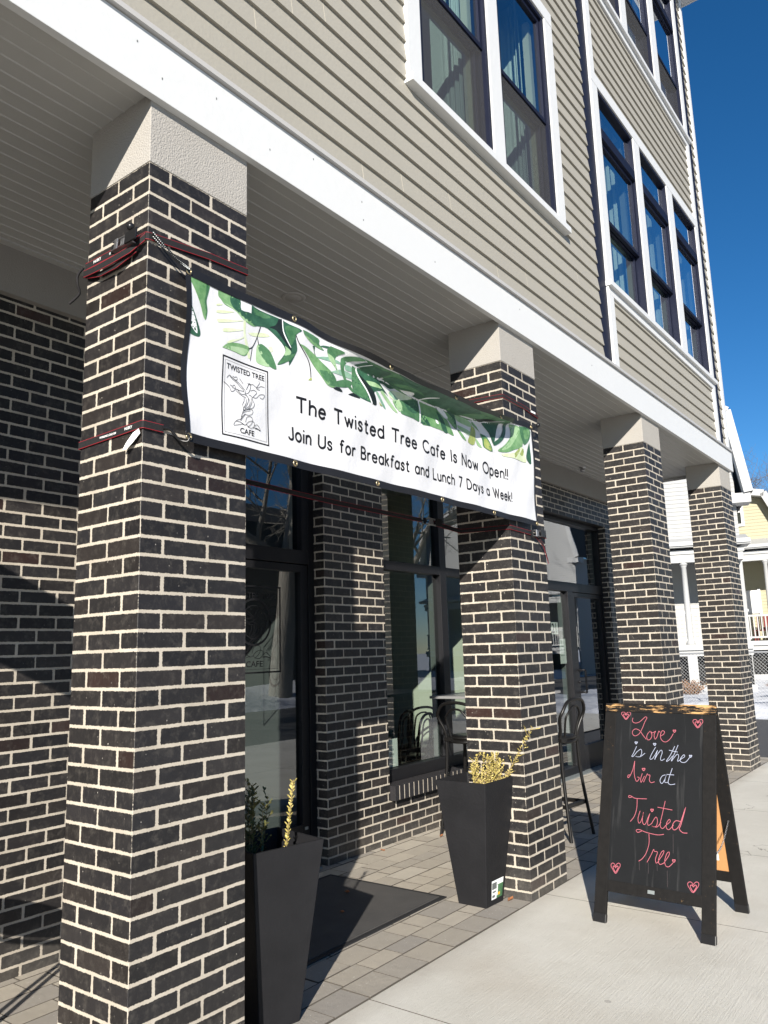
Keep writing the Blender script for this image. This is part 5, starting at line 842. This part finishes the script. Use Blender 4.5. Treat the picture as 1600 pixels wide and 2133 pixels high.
# ---------------------------------------------------------------- A-frame chalkboard
sg = empty("chalkboard_sign", (2.716, -.435, 0), R(-92.6), "black A-frame chalkboard reading Love is in the Air at Twisted Tree, on the pavement", "sign")
SW, SS, SH, SD = .658, .385, 1.156, .59; sl_ = math.hypot(SS, SH)
UPV = Vector((0, SS / sl_, SH / sl_)); NV = Vector((1, 0, 0)).cross(UPV)       # front plane, outward normal
def sp_(a, c, l=0.0): return tuple(Vector((a, 0, 0)) + UPV * c + NV * l)
def plank(b, a0, a1, c0, c1, l0, l1, m=0):
    b.frustum([sp_(a0, c0, l1), sp_(a1, c0, l1), sp_(a1, c1, l1), sp_(a0, c1, l1)], [sp_(a0, c0, l0), sp_(a1, c0, l0), sp_(a1, c1, l0), sp_(a0, c1, l0)], m)
for a0, a1 in ((0, .070), (SW - .070, SW)):
    b = MB(); plank(b, a0, a1, 0, 1.163, 0, -.022); b.build("front_leg", M['wood1'], sg, bevel=.0015)
    b = MB(); plank(b, a0 - .002, a1 + .002, -.002, .045, .002, -.024); b.build("rubber_foot", M['plast'], sg, bevel=.002)
b = MB(); plank(b, 0, SW, 1.165, 1.218, 0, -.022); b.build("top_rail", M['wood2'], sg, bevel=.002)
b = MB(); plank(b, .070, SW - .070, .163, .222, -.001, -.02); b.build("bottom_rail", M['wood1'], sg, bevel=.0015)
b = MB(); plank(b, .070, SW - .070, .222, 1.165, -.004, -.012); bo = b.build("chalkboard", M['board'], sg)
for wid in sorted({q[3] for q in CHALK}):
    b = MB(); kk = 0
    for i, (c, w, st, wi) in enumerate(CHALK):
        if wi != wid: continue
        kk = c; b.ribbon([(min(max(p[0], .005), SW - .005), p[1]) for p in st], (.0031 if kk < 2 else .003) * w, sp_, 0, -.0028 + (i % 40) * .00006)
    b.build("chalk_drip" if kk == 2 else ("chalk_word" if wid < 20 else "chalk_heart"), [M['pink'], M['bluec'], M['drip2']][kk], bo)
b = MB(); b.face([sp_(.302, .186, .001), sp_(.340, .186, .001), sp_(.340, .204, .001), sp_(.302, .204, .001)]); b.build("plaque", M['alu'], sg)
# rear half: leans back the other way
UB = Vector((0, SS - SD, SH)); LB = UB.length; UB.normalize(); NB = UB.cross(Vector((1, 0, 0)))
def rp(a, c, l=0.0): return tuple(Vector((a, SD, 0)) + UB * c + NB * l)
def rplank(b, a0, a1, c0, c1, l0, l1):
    b.frustum([rp(a0, c0, l0), rp(a1, c0, l0), rp(a1, c1, l0), rp(a0, c1, l0)], [rp(a0, c0, l1), rp(a1, c0, l1), rp(a1, c1, l1), rp(a0, c1, l1)])
for a0, a1 in ((0, .070), (SW - .070, SW)):
    b = MB(); rplank(b, a0, a1, 0, LB - .03, 0, .022); b.build("rear_leg", M['wood1'], sg, bevel=.0015)
    b = MB(); rplank(b, a0 - .002, a1 + .002, -.002, .045, -.002, .024); b.build("rubber_foot", M['plast'], sg, bevel=.002)
b = MB(); rplank(b, .070, SW - .070, LB - .09, LB - .03, .001, .02); rplank(b, .070, SW - .070, .163, .222, .001, .02); b.build("rear_rail", M['wood1'], sg, bevel=.0015)
b = MB(); rplank(b, .070, SW - .070, .222, LB - .09, .006, .012); rb_ = b.build("rear_board", M['ply'], sg)
b = MB(); b.face([rp(.50, .28, .0135), rp(.54, .28, .0135), rp(.54, .33, .0135), rp(.50, .33, .0135)]); b.face([rp(.50, .28, .0045), rp(.50, .33, .0045), rp(.54, .33, .0045), rp(.54, .28, .0045)]); b.build("back_sticker", M['paper'], rb_)
b = MB(); p0 = Vector(sp_(SW - .03, .42, -.022)); p1 = Vector(rp(SW - .03, .52, 0)); N_ = 30
for i in range(N_):
    f = (i + .5) / N_; p = p0.lerp(p1, f) - Vector((0, 0, .05 * math.sin(math.pi * f))); t = (p1 - p0).normalized(); u = Vector((1, 0, 0)) if i % 2 else Vector((0, 0, 1))
    b.tube([p + t * .0085 * math.cos(k * math.pi / 4) + u * .0045 * math.sin(k * math.pi / 4) for k in range(8)], .0014, 5, 0, True)
b.build("safety_chain", M['steel'], sg)
# ---------------------------------------------------------------- bar stools, tables, cafe chairs
def bent_seat(loc, rz, label, cat, sh, top, group):
    """bentwood seat: back at local -y; sh seat height, top height of the back hoop"""
    t = empty("bar_stool" if sh > .6 else "cafe_chair", loc, rz, label, cat, group)
    s = MB(); s.lathe([(0, sh - .012), (.165, sh - .012), (.18, sh - .006), (.183, sh + .006), (.172, sh + .014), (.0, sh + .010)], (0, 0, 0), 28); s.build("seat", M['stool'], t)
    s = MB(); s.tube([(.172 * math.cos(k * math.pi / 12), .172 * math.sin(k * math.pi / 12), sh - .03) for k in range(24)], .013, 8, 0, True); s.build("seat_ring", M['stool'], t)
    sp = .07 if sh > .6 else .035
    # back frame: the two rear legs run up into the outer hoop
    H = top; hoop = [(-.155 - sp * .5, -.155 - sp * .7, 0), (-.150, -.150, sh * .6), (-.142, -.140, sh - .03), (-.150, -.150, sh + .06), (-.192, -.175, sh + .16), (-.182, -.20, H - .09), (-.122, -.215, H - .02), (0, -.222, H),
                     (.122, -.215, H - .02), (.182, -.20, H - .09), (.192, -.175, sh + .16), (.150, -.150, sh + .06), (.142, -.140, sh - .03), (.150, -.150, sh * .6), (.155 + sp * .5, -.155 - sp * .7, 0)]
    s = MB(); s.tube(smooth2(hoop, 5), .0135, 10); s.build("back_frame", M['stool'], t)
    inn = [(-.085, -.150, sh - .005), (-.098, -.165, sh + .08), (-.112, -.185, sh + .16), (-.095, -.20, H - .11), (-.05, -.208, H - .065), (0, -.211, H - .055), (.05, -.208, H - .065), (.095, -.20, H - .11), (.112, -.185, sh + .16), (.098, -.165, sh + .08), (.085, -.150, sh - .005)]
    s = MB(); s.tube(smooth2(inn, 5), .009, 8); s.build("inner_hoop", M['stool'], t)
    s = MB(); s.box(-.155, .155, -.162, -.140, sh - .030, sh + .004); s.build("back_rail", M['stool'], t, bevel=.004)
    for sx in (-1, 1):
        s = MB(); s.tube([(sx * .118, .118, sh - .02), (sx * (.14 + sp * .3), .145 + sp * .2, sh * .5), (sx * (.155 + sp * .5), .165 + sp * .5, 0)], [.015, .0155, .0125], 10); s.build("leg", M['stool'], t)
    if sh > .6:
        q = .168; s = MB(); z = .27
        for (x0, x1, y0, y1) in ((-q, q, q - .028, q), (-q, q, -q, -q + .028), (-q, -q + .028, -q + .0281, q - .0281), (q - .028, q, -q + .0281, q - .0281)): s.box(x0, x1, y0, y1, z - .03, z + .0)
        s.build("footrest", M['stool'], t, bevel=.003)
    else:
        s = MB(); s.tube([(.15 * math.cos(k * math.pi / 12), .15 * math.sin(k * math.pi / 12), .2) for k in range(24)], .009, 8, 0, True); s.build("stretcher_ring", M['stool'], t)
    return t
bent_seat((4.485, .575, 0), R(-4), "dark bentwood bar stool before the high table, right of the second pillar", "bar stool", .775, 1.085, "bentwood bar stools at the portico tables")
bent_seat((4.235, 1.235, 0), R(-90), "dark bentwood bar stool tucked under the high table, seen left of the second pillar", "bar stool", .775, 1.07, "bentwood bar stools at the portico tables")
def high_table(x0, x1, y0, y1, h, label):
    t = empty("high_table", ((x0 + x1) / 2, (y0 + y1) / 2, 0), 0, label, "table"); a, c = (x1 - x0) / 2, (y1 - y0) / 2
    b = MB(); pts = [(s * (a - .03) + .03 * math.cos(q), u * (c - .03) + .03 * math.sin(q)) for s, u, q0 in ((1, 1, 0), (-1, 1, 90), (-1, -1, 180), (1, -1, 270)) for q in (R(q0), R(q0 + 30), R(q0 + 60), R(q0 + 90))]
    b.frustum([(p, q, h - .022) for p, q in pts], [(p, q, h) for p, q in pts]); b.build("table_top", M['tabletop'], t, bevel=.003)
    b = MB(); b.lathe([(0, .02), (.035, .02), (.035, h - .05), (.12, h - .023), (0, h - .023)], n=18); b.build("column", M['black'], t)
    b = MB(); b.lathe([(0, 0), (.24, 0), (.24, .012), (.05, .03), (0, .03)], n=24); b.build("base", M['black'], t); return t
high_table(4.045, 4.995, .71, 1.515, 1.12, "high grey-topped square table half hidden behind the second pillar")
bent_seat((5.00, 2.42, 0), R(14), "dark bentwood cafe chair inside the window, its hoop before the sunlit wall", "chair", .46, .88, "cafe chairs inside the window")
bent_seat((4.43, 2.27, 0), R(18), "dark bentwood cafe chair inside the window, farther left behind the glass", "chair", .46, .95, "cafe chairs inside the window")
bent_seat((5.62, 2.80, 0), R(-20), "dark bentwood cafe chair inside the window, partly behind the mullion", "chair", .46, .90, "cafe chairs inside the window")
t = empty("cafe_table", (4.15, 3.15, 0), 0, "cafe table with a grey top inside the window beyond the glass", "table")
b = MB(); b.box(-.55, .40, -.36, .36, .745, .77); b.build("table_top", M['tabletop'], t, bevel=.003); b = MB(); b.lathe([(0, 0), (.22, 0), (.22, .01), (.03, .03), (.03, .745), (0, .745)], n=16); b.build("pedestal", M['black'], t)
# curtains hanging behind the upper windows, drawn to the far jamb
cn = 0
def curtain(x, z0, z1, label, dep=.40):
    b = MB(); n = 60; P = []
    for i in range(n + 1):
        f = i / n; y = .165 + dep * f; xo = (.024 * math.sin(f * 40 + x) + .008 * math.sin(f * 83 + x)) * max(0, 1 - 1.5 * f) ** 1.3 + .006 * math.sin(f * 5 + x * 3)
        P += [(x + xo, y, z0), (x + xo, y, z1)]
    b.idx(P, [(2 * i, 2 * i + 2, 2 * i + 3, 2 * i + 1) for i in range(n)], 0, None, True)
    o = b.build("curtain", M['curtain']); tag(o, label, "curtain", "pale curtains behind the upper windows"); return o
for (x, w) in ((2.80, "left light of the two-light window"), (3.865, "right light of the two-light window")): curtain(x, 4.75, 7.1, "pale pleated curtain behind the " + w, .26)
for f, nm in ((0, "middle storey"), (3.45, "top storey")):
    for x, w in zip((6.06, 7.20, 8.41), ("first", "second", "third")): curtain(x, 4.6 + f, 7.1 + f, "pale pleated curtain behind the %s light from the navy strip, %s" % (w, nm), .34)
# notices on the glass
def notice(x0, x1, z0, z1, lines, label, mt=M['paper'], y=1.7580, size=.02):
    t = empty("notice", ((x0 + x1) / 2, y, z0), 0, label, "notice"); w = (x1 - x0) / 2; h = z1 - z0
    b = MB(); b.box(-w, w, -.0012, -.0002, 0, h); b.build("sheet", mt, t)
    for i, (s, zz, xx) in enumerate(lines): text_mesh(s, size, "print", M['grey'], t, lambda a, c, zz=zz, xx=xx: (xx + a, -.0018, zz + c), .0003)
    return t
notice(3.655, 3.905, .545, .775, [("and", .175, -.02), ("the café is", .135, -.055), ("by video", .095, -.03), ("public", .055, -.02)], "white paper notice about the café, low in the window corner", size=.03)
notice(7.10, 7.285, 1.655, 1.80, [], "white number plate reading 21 on the sidelight glass")
n21 = bpy.data.objects["notice.001"]; text_mesh("21", .16, "print", M['ink'], n21, lambda a, c: (-.085 + a, -.002, .018 + c), .004)
notice(7.30, 7.475, 1.30, 1.60, [("• • • •", .255, -.06), ("Notice", .205, -.035), ("please be kind", .165, -.07), ("wait to be", .13, -.055), ("seated, thanks", .095, -.07), ("0", .03, -.012)], "tall paper notice hung on the sidelight of the far entrance", size=.022)
# unseen board added to cast the left wall's shade band; stool from its shadow
t = empty("shade_board", (-1.08, .78, 2.22), R(90), "unseen black board added under the soffit to cast a shadow band on the wall", "sign")
b = MB(); b.box(-.45, .45, -.02, .02, 0, .47); b.build("shade_panel", M['black'], t, bevel=.004); b = MB(); b.tube([(-.3, 0, .47), (-.3, 0, 1.515)], .01, 8); b.tube([(.3, 0, .47), (.3, 0, 1.515)], .01, 8); b.build("hanger", M['black'], t)
bent_seat((-.52, .98, 0), R(25), "dark bentwood bar stool by the blank brick wall near the first entrance", "bar stool", .775, 1.085, "bentwood bar stools at the portico tables")
# dead leaves on the pavers
r = random.Random(9)
for i, (x, y) in enumerate(((2.86, .06), (2.90, .03), (2.79, .12), (2.74, .20), (4.02, 1.30), (3.96, 1.38), (2.36, 1.05), (2.05, .83), (3.35, 1.52), (2.6, 1.55))):
    b = MB(); a = r.uniform(0, 6.28); s = r.uniform(.022, .042); z = .012 if i in (6, 7) else .004
    P = [(x + s * u * math.cos(a) - s * v * math.sin(a), y + s * u * math.sin(a) + s * v * math.cos(a), z + w * s) for u, v, w in ((-1, 0, .1), (-.3, .42, .45), (.5, .35, .3), (1.1, 0, .5), (.4, -.4, .25), (-.4, -.38, .4), (0, 0, .0))]
    b.idx(P, [(0, 6, 1), (1, 6, 2), (2, 6, 3), (3, 6, 4), (4, 6, 5), (5, 6, 0)]); tag(b.build("fallen_leaf", M['litter']), "curled brown dead leaf lying on the paving", "leaf", "dead leaves on the paving")
# ---------------------------------------------------------------- neighbouring houses
def lap_wall(b, x, y0, y1, z0, z1, exp=.115, yfun=None, m=0):
    """lapped siding on a wall facing -x; yfun(z) gives the y limits of a gable"""
    z = z0
    while z < z1:
        zt = min(z + exp, z1); a0, a1 = (y0, y1) if not yfun else yfun((z + zt) / 2)
        if a1 > a0:
            b.face([(x - .018, a1, z), (x - .018, a0, z), (x - .003, a0, zt), (x - .003, a1, zt)], m); b.face([(x, a1, z), (x, a0, z), (x - .018, a0, z), (x - .018, a1, z)], m)
        z = zt
def gable_fun(prof):
    """prof: half outline (y distance from ridge, z) from eave to ridge"""
    def half(z):
        for (a, za), (c, zc_) in zip(prof, prof[1:]):
            if za <= z <= zc_: return a + (c - a) * (z - za) / (zc_ - za)
        return prof[0][0] if z < prof[0][1] else 0
    return half
def column(parent, x, y, z0, z1, rr=.085):
    b = MB(); b.lathe([(0, 0), (rr * 1.5, 0), (rr * 1.5, .05), (rr * 1.35, .055), (rr * 1.25, .09), (rr, .12), (rr * 1.02, (z1 - z0) * .4), (rr * .84, z1 - z0 - .14), (rr * .98, z1 - z0 - .13), (rr * .98, z1 - z0 - .11), (rr * 1.2, z1 - z0 - .07), (rr * 1.35, z1 - z0 - .065), (rr * 1.35, z1 - z0), (0, z1 - z0)], (x, y, z0), 18)
    return b.build("column", M['hwtrim'], parent)
def railing(parent, x, y0, y1, z0, z1, sp=.13):
    b = MB(); b.box(x - .03, x + .03, y0, y1, z1 - .07, z1); b.box(x - .025, x + .025, y0, y1, z0, z0 + .06); y = y0 + .06
    while y < y1: b.box(x - .017, x + .017, y - .019, y + .019, z0 + .061, z1 - .071); y += sp
    return b.build("railing", M['hwtrim'], parent)
def house(name, label, X0, yr, prof, zwall, wallm, roofm, depth, porch, cat="house", winspec=(), over=.35, turn=0.0):
    """gambrel house whose gable faces -x; yr ridge y; prof half outline of the roof (dist, z)"""
    h = empty(name, (X0, yr, 0), 0, label, cat)
    if turn:
        e = prof[0][0] - over; h.rotation_euler = (0, 0, turn); h.location = (X0 - e * math.sin(turn), yr - e + e * math.cos(turn), 0)
    half = gable_fun(prof); W = prof[0][0] - over; K = lambda p: (p[0], p[1] , p[2])
    zt = prof[-1][1]
    b = MB(); lap_wall(b, 0, -W, W, zwall, zt - .1, .125, lambda z: (-max(min(W, half(z) - .12), 0), max(min(W, half(z) - .12), 0))); b.build("gable_wall", wallm, h)
    for w0 in (-W, W - .1): b = MB(); b.box(.02, depth, w0, w0 + .1, 0, prof[0][1]); b.build("side_wall", wallm, h)
    pr = [(s * a, z) for s in (-1,) for a, z in prof] + [(a, z) for a, z in prof[::-1][1:]]
    b = MB(); rk = MB()
    for (a, za), (c, zc_) in zip(pr, pr[1:]):
        n = Vector((-(zc_ - za), (c - a))); n.normalize(); n = n * .10
        q = [(a, za), (c, zc_), (c + n.x, zc_ + n.y), (a + n.x, za + n.y)]
        b.prism(q, lambda u, v, d: (-.42 + d, u, v), depth + .8)
        q2 = [(a - n.x * 1.6, za - n.y * 1.6), (c - n.x * 1.6, zc_ - n.y * 1.6), (c + n.x * .9, zc_ + n.y * .9), (a + n.x * .9, za + n.y * .9)]
        rk.prism(q2, lambda u, v, d: (-.50 + d, u, v), .10); q3 = [(a - n.x * .1, za - n.y * .1), (c - n.x * .1, zc_ - n.y * .1), (c - n.x * 1.6, zc_ - n.y * 1.6), (a - n.x * 1.6, za - n.y * 1.6)]
        rk.prism(q3, lambda u, v, d: (-.40 + d, u, v), .36)
    b.build("roof", roofm, h); rk.build("rake_trim", M['hwtrim'], h)
    for s in (-1, 1):
        a = prof[0][0]; b = MB(); b.box(-.42, .3, min(s * (a - .55), s * (a + .02)), max(s * (a - .55), s * (a + .02)), prof[0][1] - .30, prof[0][1] - .02); b.build("eave_return", M['hwtrim'], h)
    for (y0, y1, z0, z1) in winspec:
        f = MB(); f.box(-.06, .02, y0 - .10, y0, z0 - .1, z1 + .12); f.box(-.06, .02, y1, y1 + .10, z0 - .1, z1 + .12); f.box(-.06, .02, y0, y1, z1, z1 + .12); f.box(-.08, .02, y0, y1, z0 - .1, z0); f.box(-.045, .02, y0, y1, (z0 + z1) / 2 - .03, (z0 + z1) / 2 + .03)
        w = f.build("window", M['white'], h); g = MB(); g.face([(-.03, y0, z0), (-.03, y1, z0), (-.03, y1, z1), (-.03, y0, z1)]); g.build("pane", M['winglass'], w)
    if porch:
        xf, y0, y1, zfl, zb, zroof, cols, bwall, backx = porch
        b = MB(); b.box(xf - .05, xf + .20, y0, y1, zb, zb + .24); b.box(xf - .09, xf + .2, y0 - .04, y1 + .04, zb + .2405, zb + .36); b.box(xf - .02, backx, y0, y0 + .15, zb, zb + .36); b.build("porch_beam", M['hwtrim'], h)
        b = MB(); b.idx([(xf - .30, y0 - .2, zb + .42), (xf - .30, y1 + .2, zb + .42), (xf - .30, y1 + .2, zb + .54), (xf - .30, y0 - .2, zb + .54), (.05, y0 - .2, zb + .42), (.05, y1 + .2, zb + .42), (.05, y1 + .2, zroof), (.05, y0 - .2, zroof)], [(0, 1, 2, 3), (3, 2, 6, 7), (1, 0, 4, 5), (0, 3, 7, 4), (1, 5, 6, 2)]); b.build("porch_roof", M['hwtrim'], h)
        b = MB(); b.box(xf - .35, xf - .30, y0 - .2, y1 + .2, zb + .46, zb + .58); b.build("porch_gutter", M['hwtrim'], h)
        b = MB(); b.box(xf - .12, backx, y0, y1, zfl - .16, zfl); b.build("porch_floor", M['hwtrim'], h)
        b = MB(); lap_wall(b, backx, y0, y1, zfl, zb + .42, .125); b.build("porch_wall", bwall, h)
        b = MB(); b.box(xf, backx, y0 + .1, y1, zb + .30, zb + .33); b.build("porch_ceiling", M['hshaded'], h)
        for y in cols: column(h, xf + .07, y, zfl, zb)
        railing(h, xf + .07, y0, y1, zfl + .10, zfl + .95)
        b = MB(); b.box(xf + .5, xf + .6, y0, y1, .05, zfl - .17); b.build("underporch_shade", M['void'], h)  # near-black sheet painted in for the shade under the porch
        b = MB(); b.box(xf - .04, xf + .08, y0, y1, .0, .30); b.box(xf - .04, xf + .08, y0, y1, zfl - .33, zfl - .161)
        for y in cols: b.box(xf - .05, xf + .09, y - .13, y + .13, .3001, zfl - .3301)
        b.build("porch_skirt", M['hwtrim'], h)
    return h
wh = house("white_house", "white sided gambrel house with a columned porch, seen between the far pillars", 22.9, 7.6, [(4.98, 5.80), (4.62, 8.3), (0, 11.2)], 4.3, M['hwhite'], M['shingle'], 10,
           (-.55, -4.6, 4.6, 1.45, 3.82, 4.62, (-2.98, -.4, 2.2, 4.4), M['hshaded'], 1.9), turn=R(19))
yh = house("yellow_house", "yellow sided gambrel house with a white porch, beyond the last pillar", 30.6, 7.2, [(4.55, 4.9), (3.62, 7.02), (0, 7.75)], 4.7, M['hyel'], M['shingle'], 9,
           (-.9, -4.3, 4.3, 1.5, 4.42, 5.35, (-3.4, -.4, 2.6), M['hyel'], 1.2), "house", [(-2.72, -2.20, 5.95, 6.90)], turn=R(9))
for y, z in ((-3.15, 1.5),): pass
w = MB(); w.box(1.14, 1.2, -2.95, -2.3, 2.55, 3.45); w.box(1.10, 1.2, -3.05, -2.951, 2.5, 3.5); w.box(1.10, 1.2, -2.299, -2.2, 2.5, 3.5); w.build("porch_window", M['white'], yh)
for i, (y, lb) in enumerate(((3.62, "red slatted porch chair behind the railing, nearer the column"), (4.15, "red slatted porch chair behind the railing, nearer the brick pillar"))):
    t = empty("porch_chair", (30.3, y, 1.5), 0, lb, "chair", "red chairs on the yellow porch")
    b = MB()
    for k in range(4): b.box(.30, .33, -.22 + k * .115, -.13 + k * .115, .38, .98)
    b.build("backrest", M['red2'], t); b = MB(); b.box(-.2, .3, -.24, .24, .36, .40); b.build("seat", M['red2'], t)
    for sx in (-.18, .27):
        for sy in (-.22, .22): b = MB(); b.box(sx - .02, sx + .02, sy - .02, sy + .02, 0, .36); b.build("leg", M['red2'], t)
# house across the street, mirrored in the far entrance
wh2 = house("white_house", "white house with a long porch across the street, mirrored in the far entrance glass", 38.0, -16.0, [(5.2, 6.2), (4.7, 8.6), (0, 11)], 4.3, M['hwhite'], M['shingle'], 10,
            (-.55, -4.6, 4.6, 1.45, 3.82, 4.62, (-3.0, -.4, 2.2, 4.4), M['hshaded'], 1.9), "house", [(-2, -1, 5.4, 7.0), (1, 2, 5.4, 7.0)])
house("brown_house", "brown sided house across the street, mirrored dark in the near entrance glass", 20.5, -24.5, [(5.2, 5.6), (4.6, 7.4), (0, 9.4)], .0, M['hbrown'], M['shingle'], 12, None, "house", [(-2, -1, 1.4, 2.9), (1, 2, 1.4, 2.9), (-1.8, -.9, 4.6, 5.9)])
# ---------------------------------------------------------------- snow, fence, shrubs, trees
def snowfield(name, x0, x1, y0, y1, hfun, nx=60, ny=60):
    b = MB(); P = []; F = []
    for i in range(nx + 1):
        for j in range(ny + 1): x = x0 + (x1 - x0) * i / nx; y = y0 + (y1 - y0) * j / ny; P.append((x, y, hfun(x, y)))
    for i in range(nx):
        for j in range(ny): a = i * (ny + 1) + j; F.append((a, a + ny + 1, a + ny + 2, a + 1))
    b.idx(P, F, 0, None, True); return tag(b.build(name, M['snow']), kind='structure')
sn = lambda x, y: .05 * math.sin(x * 1.9 + y * .7) + .04 * math.sin(y * 2.3 - x) + .03 * math.sin(x * 5.1 + y * 4.2)
snowfield("snow_lawn", 15.3, 40, -4.2, 34, lambda x, y: min(1, (x - 15.3) / .8) * (.16 + sn(x, y)) - .06 + max(0, 1 - abs(x - 16.2) / .8) * .08)
snowfield("snow_bank", -60, 90, -22, -11.0, lambda x, y: min(1, (-11.0 - y) / 1.2) * (.30 + 2 * sn(x * .6, y)) - .08, 160, 30)
def chain_fence(x, y0, y1, h, label, z0=.0, sp=3.0):
    t = empty("chain_link_fence", (x, y0, z0), 0, label, "fence"); L = y1 - y0; b = MB(); p = .075
    n = int((L + h) / p)
    for i in range(n):
        for s in (1, -1):
            a = i * p - h if s == 1 else i * p
            q0, q1 = (a, 0), (a + s * h, h)
            if s == 1:
                if q0[0] < 0: q0 = (0, -q0[0])
                if q1[0] > L: q1 = (L, h - (q1[0] - L))
            else:
                if q0[0] > L: q0 = (L, q0[0] - L)
                if q1[0] < 0: q1 = (0, h + q1[0])
            if q0[1] < h and q1[1] > 0 and abs(q0[0] - q1[0]) > .02: b.tube([(.004 * s, q0[0], q0[1] + .03), (.004 * s, q1[0], q1[1] + .03)], .0032, 4, 0, False, False, False)
    b.build("mesh", M['chain'], t)
    b = MB(); b.tube([(0, 0, h + .045), (0, L, h + .045)], .021, 8); b.build("top_rail", M['chain'], t)
    y = .4
    while y < L: b = MB(); b.tube([(.03, y, -.2), (.03, y, h + .08)], .024, 8); b.ball((.03, y, h + .09), .03, 0, 10); b.build("post", M['chain'], t); y += sp
    return t
chain_fence(16.6, -1.2, 8.2, 1.22, "galvanised chain-link fence standing in snow before the houses")
def tree(name, loc, label, h, r0, seed, barkm, lean=(0, 0), levels=5, spread=.62, first=.32, cat="tree", group="bare winter trees"):
    r = random.Random(seed); t = empty(name, loc, 0, label, cat, group); tr = MB(); br = MB()
    def grow(b, p, d, L, rad, lv):
        n = 5; pts = [p]; rs = [rad]; q = Vector(p); dd = Vector(d)
        for i in range(n):
            dd = (dd + Vector((r.uniform(-1, 1), r.uniform(-1, 1), r.uniform(-.5, .8))) * (.13 if lv else .06)).normalized(); q = q + dd * L / n; pts.append(q.copy()); rs.append(rad * (1 - .42 * (i + 1) / n))
        b.tube(pts, rs, 9 if lv < 2 else (5 if lv < 4 else 3), 0, False, True, lv == 0)
        if lv >= levels: return
        kids = 6 if lv == 0 else (5 if lv < 3 else 4)
        for k in range(kids):
            f = first + (1 - first) * (k + r.random()) / kids if lv == 0 else .3 + .7 * (k + r.random()) / kids
            i = min(int(f * n), n - 1); s = pts[i].lerp(pts[i + 1], f * n - i); ax = (pts[i + 1] - pts[i]).normalized()
            o = ax.orthogonal().normalized(); o.rotate(Matrix.Rotation(r.uniform(0, 6.28) + k * 2.4, 3, ax)); nd = (ax * (1 - spread * r.uniform(.7, 1.1)) + o * spread + Vector((0, 0, .18))).normalized()
            grow(br, s, nd, L * r.uniform(.5, .72) * (1.0 if lv else .85), max(rs[i] * r.uniform(.42, .62), .006), lv + 1)
    grow(tr, Vector((0, 0, -.2)), Vector((lean[0], lean[1], 1)).normalized(), h, r0, 0)
    tr.build("trunk", barkm, t); br.build("branches", barkm, t); return t
tree("bare_tree", (57.5, 9.6, 0), "bare winter tree with a forked dark trunk above the yellow house roof", 8.6, .30, 21, M['bark'], (.0, -.06), 5, .66, .5)
tree("bare_tree", (62.0, 6.6, 0), "bare winter tree with a fine wide crown at the edge of the picture", 8.0, .28, 34, M['bark'], (0, .02), 5, .7, .5)
tree("bare_tree", (66.0, 15.0, 0), "slender bare winter tree beside the white house rake", 9.5, .2, 8, M['bark'], (0, -.1), 5, .5, .55)
tree("bare_tree", (17.6, -13.2, 0), "thick old bare tree across the street, mirrored in the entrance glass", 8.0, .42, 5, M['bark2'], (.03, 0), 5, .7, .3)
tree("bare_tree", (24.8, -13.6, 0), "bare tree across the street, mirrored in the storefront window", 9.0, .34, 6, M['bark2'], (-.03, 0), 5, .66, .3)
tree("bare_tree", (52.0, -19.5, 0), "tall bare tree across the street, mirrored above the far entrance", 10.0, .36, 11, M['bark2'], (0, .02), 5, .68, .3)
tree("bare_tree", (-6.0, -20.0, 0), "bare tree across the street behind the viewer", 9.0, .34, 12, M['bark2'], (0, .02), 4, .68, .3)
def bush(loc, label, w, h, seed, m, n=900):
    r = random.Random(seed); t = empty("bush", loc, 0, label, "bush", "low shrubs across the snow"); b = MB(); st = MB()
    for i in range(26):
        a = r.uniform(0, 6.28); e = Vector((math.cos(a) * w * r.uniform(.2, 1), math.sin(a) * w * r.uniform(.2, 1), h * r.uniform(.5, 1))); st.tube([(0, 0, 0), e * .5 + Vector((0, 0, .1 * h)), e], [.02, .012, .005], 4)
        for k in range(n // 26):
            f = r.uniform(.3, 1.05); p = e * f + Vector((r.gauss(0, .1), r.gauss(0, .1), r.gauss(0, .07))) * w; leaf_geo(b, p, (r.uniform(-1, 1), r.uniform(-1, 1), r.uniform(-.3, 1)), (0, 0, 1), .07 * r.uniform(.6, 1.2))
    st.build("stem", M['twig'], t); b.build("foliage", m, t); return t
bush((21.2, 4.3, .0), "low rusty brown shrub in the snow below the white porch", .55, .42, 1, M['shrub']); bush((21.3, 5.3, .0), "wide rusty shrub in the snow, farther along the white porch", .6, .38, 2, M['shrub'])
bush((20.0, 1.75, .0), "pale dry shrub in the snow right of the fence post", .35, .5, 3, M['shrub'])
bush((9.5, -15.5, .1), "dark evergreen shrub across the street, mirrored in the entrance glass", 1.6, 2.2, 4, M['evergreen'], 2600)
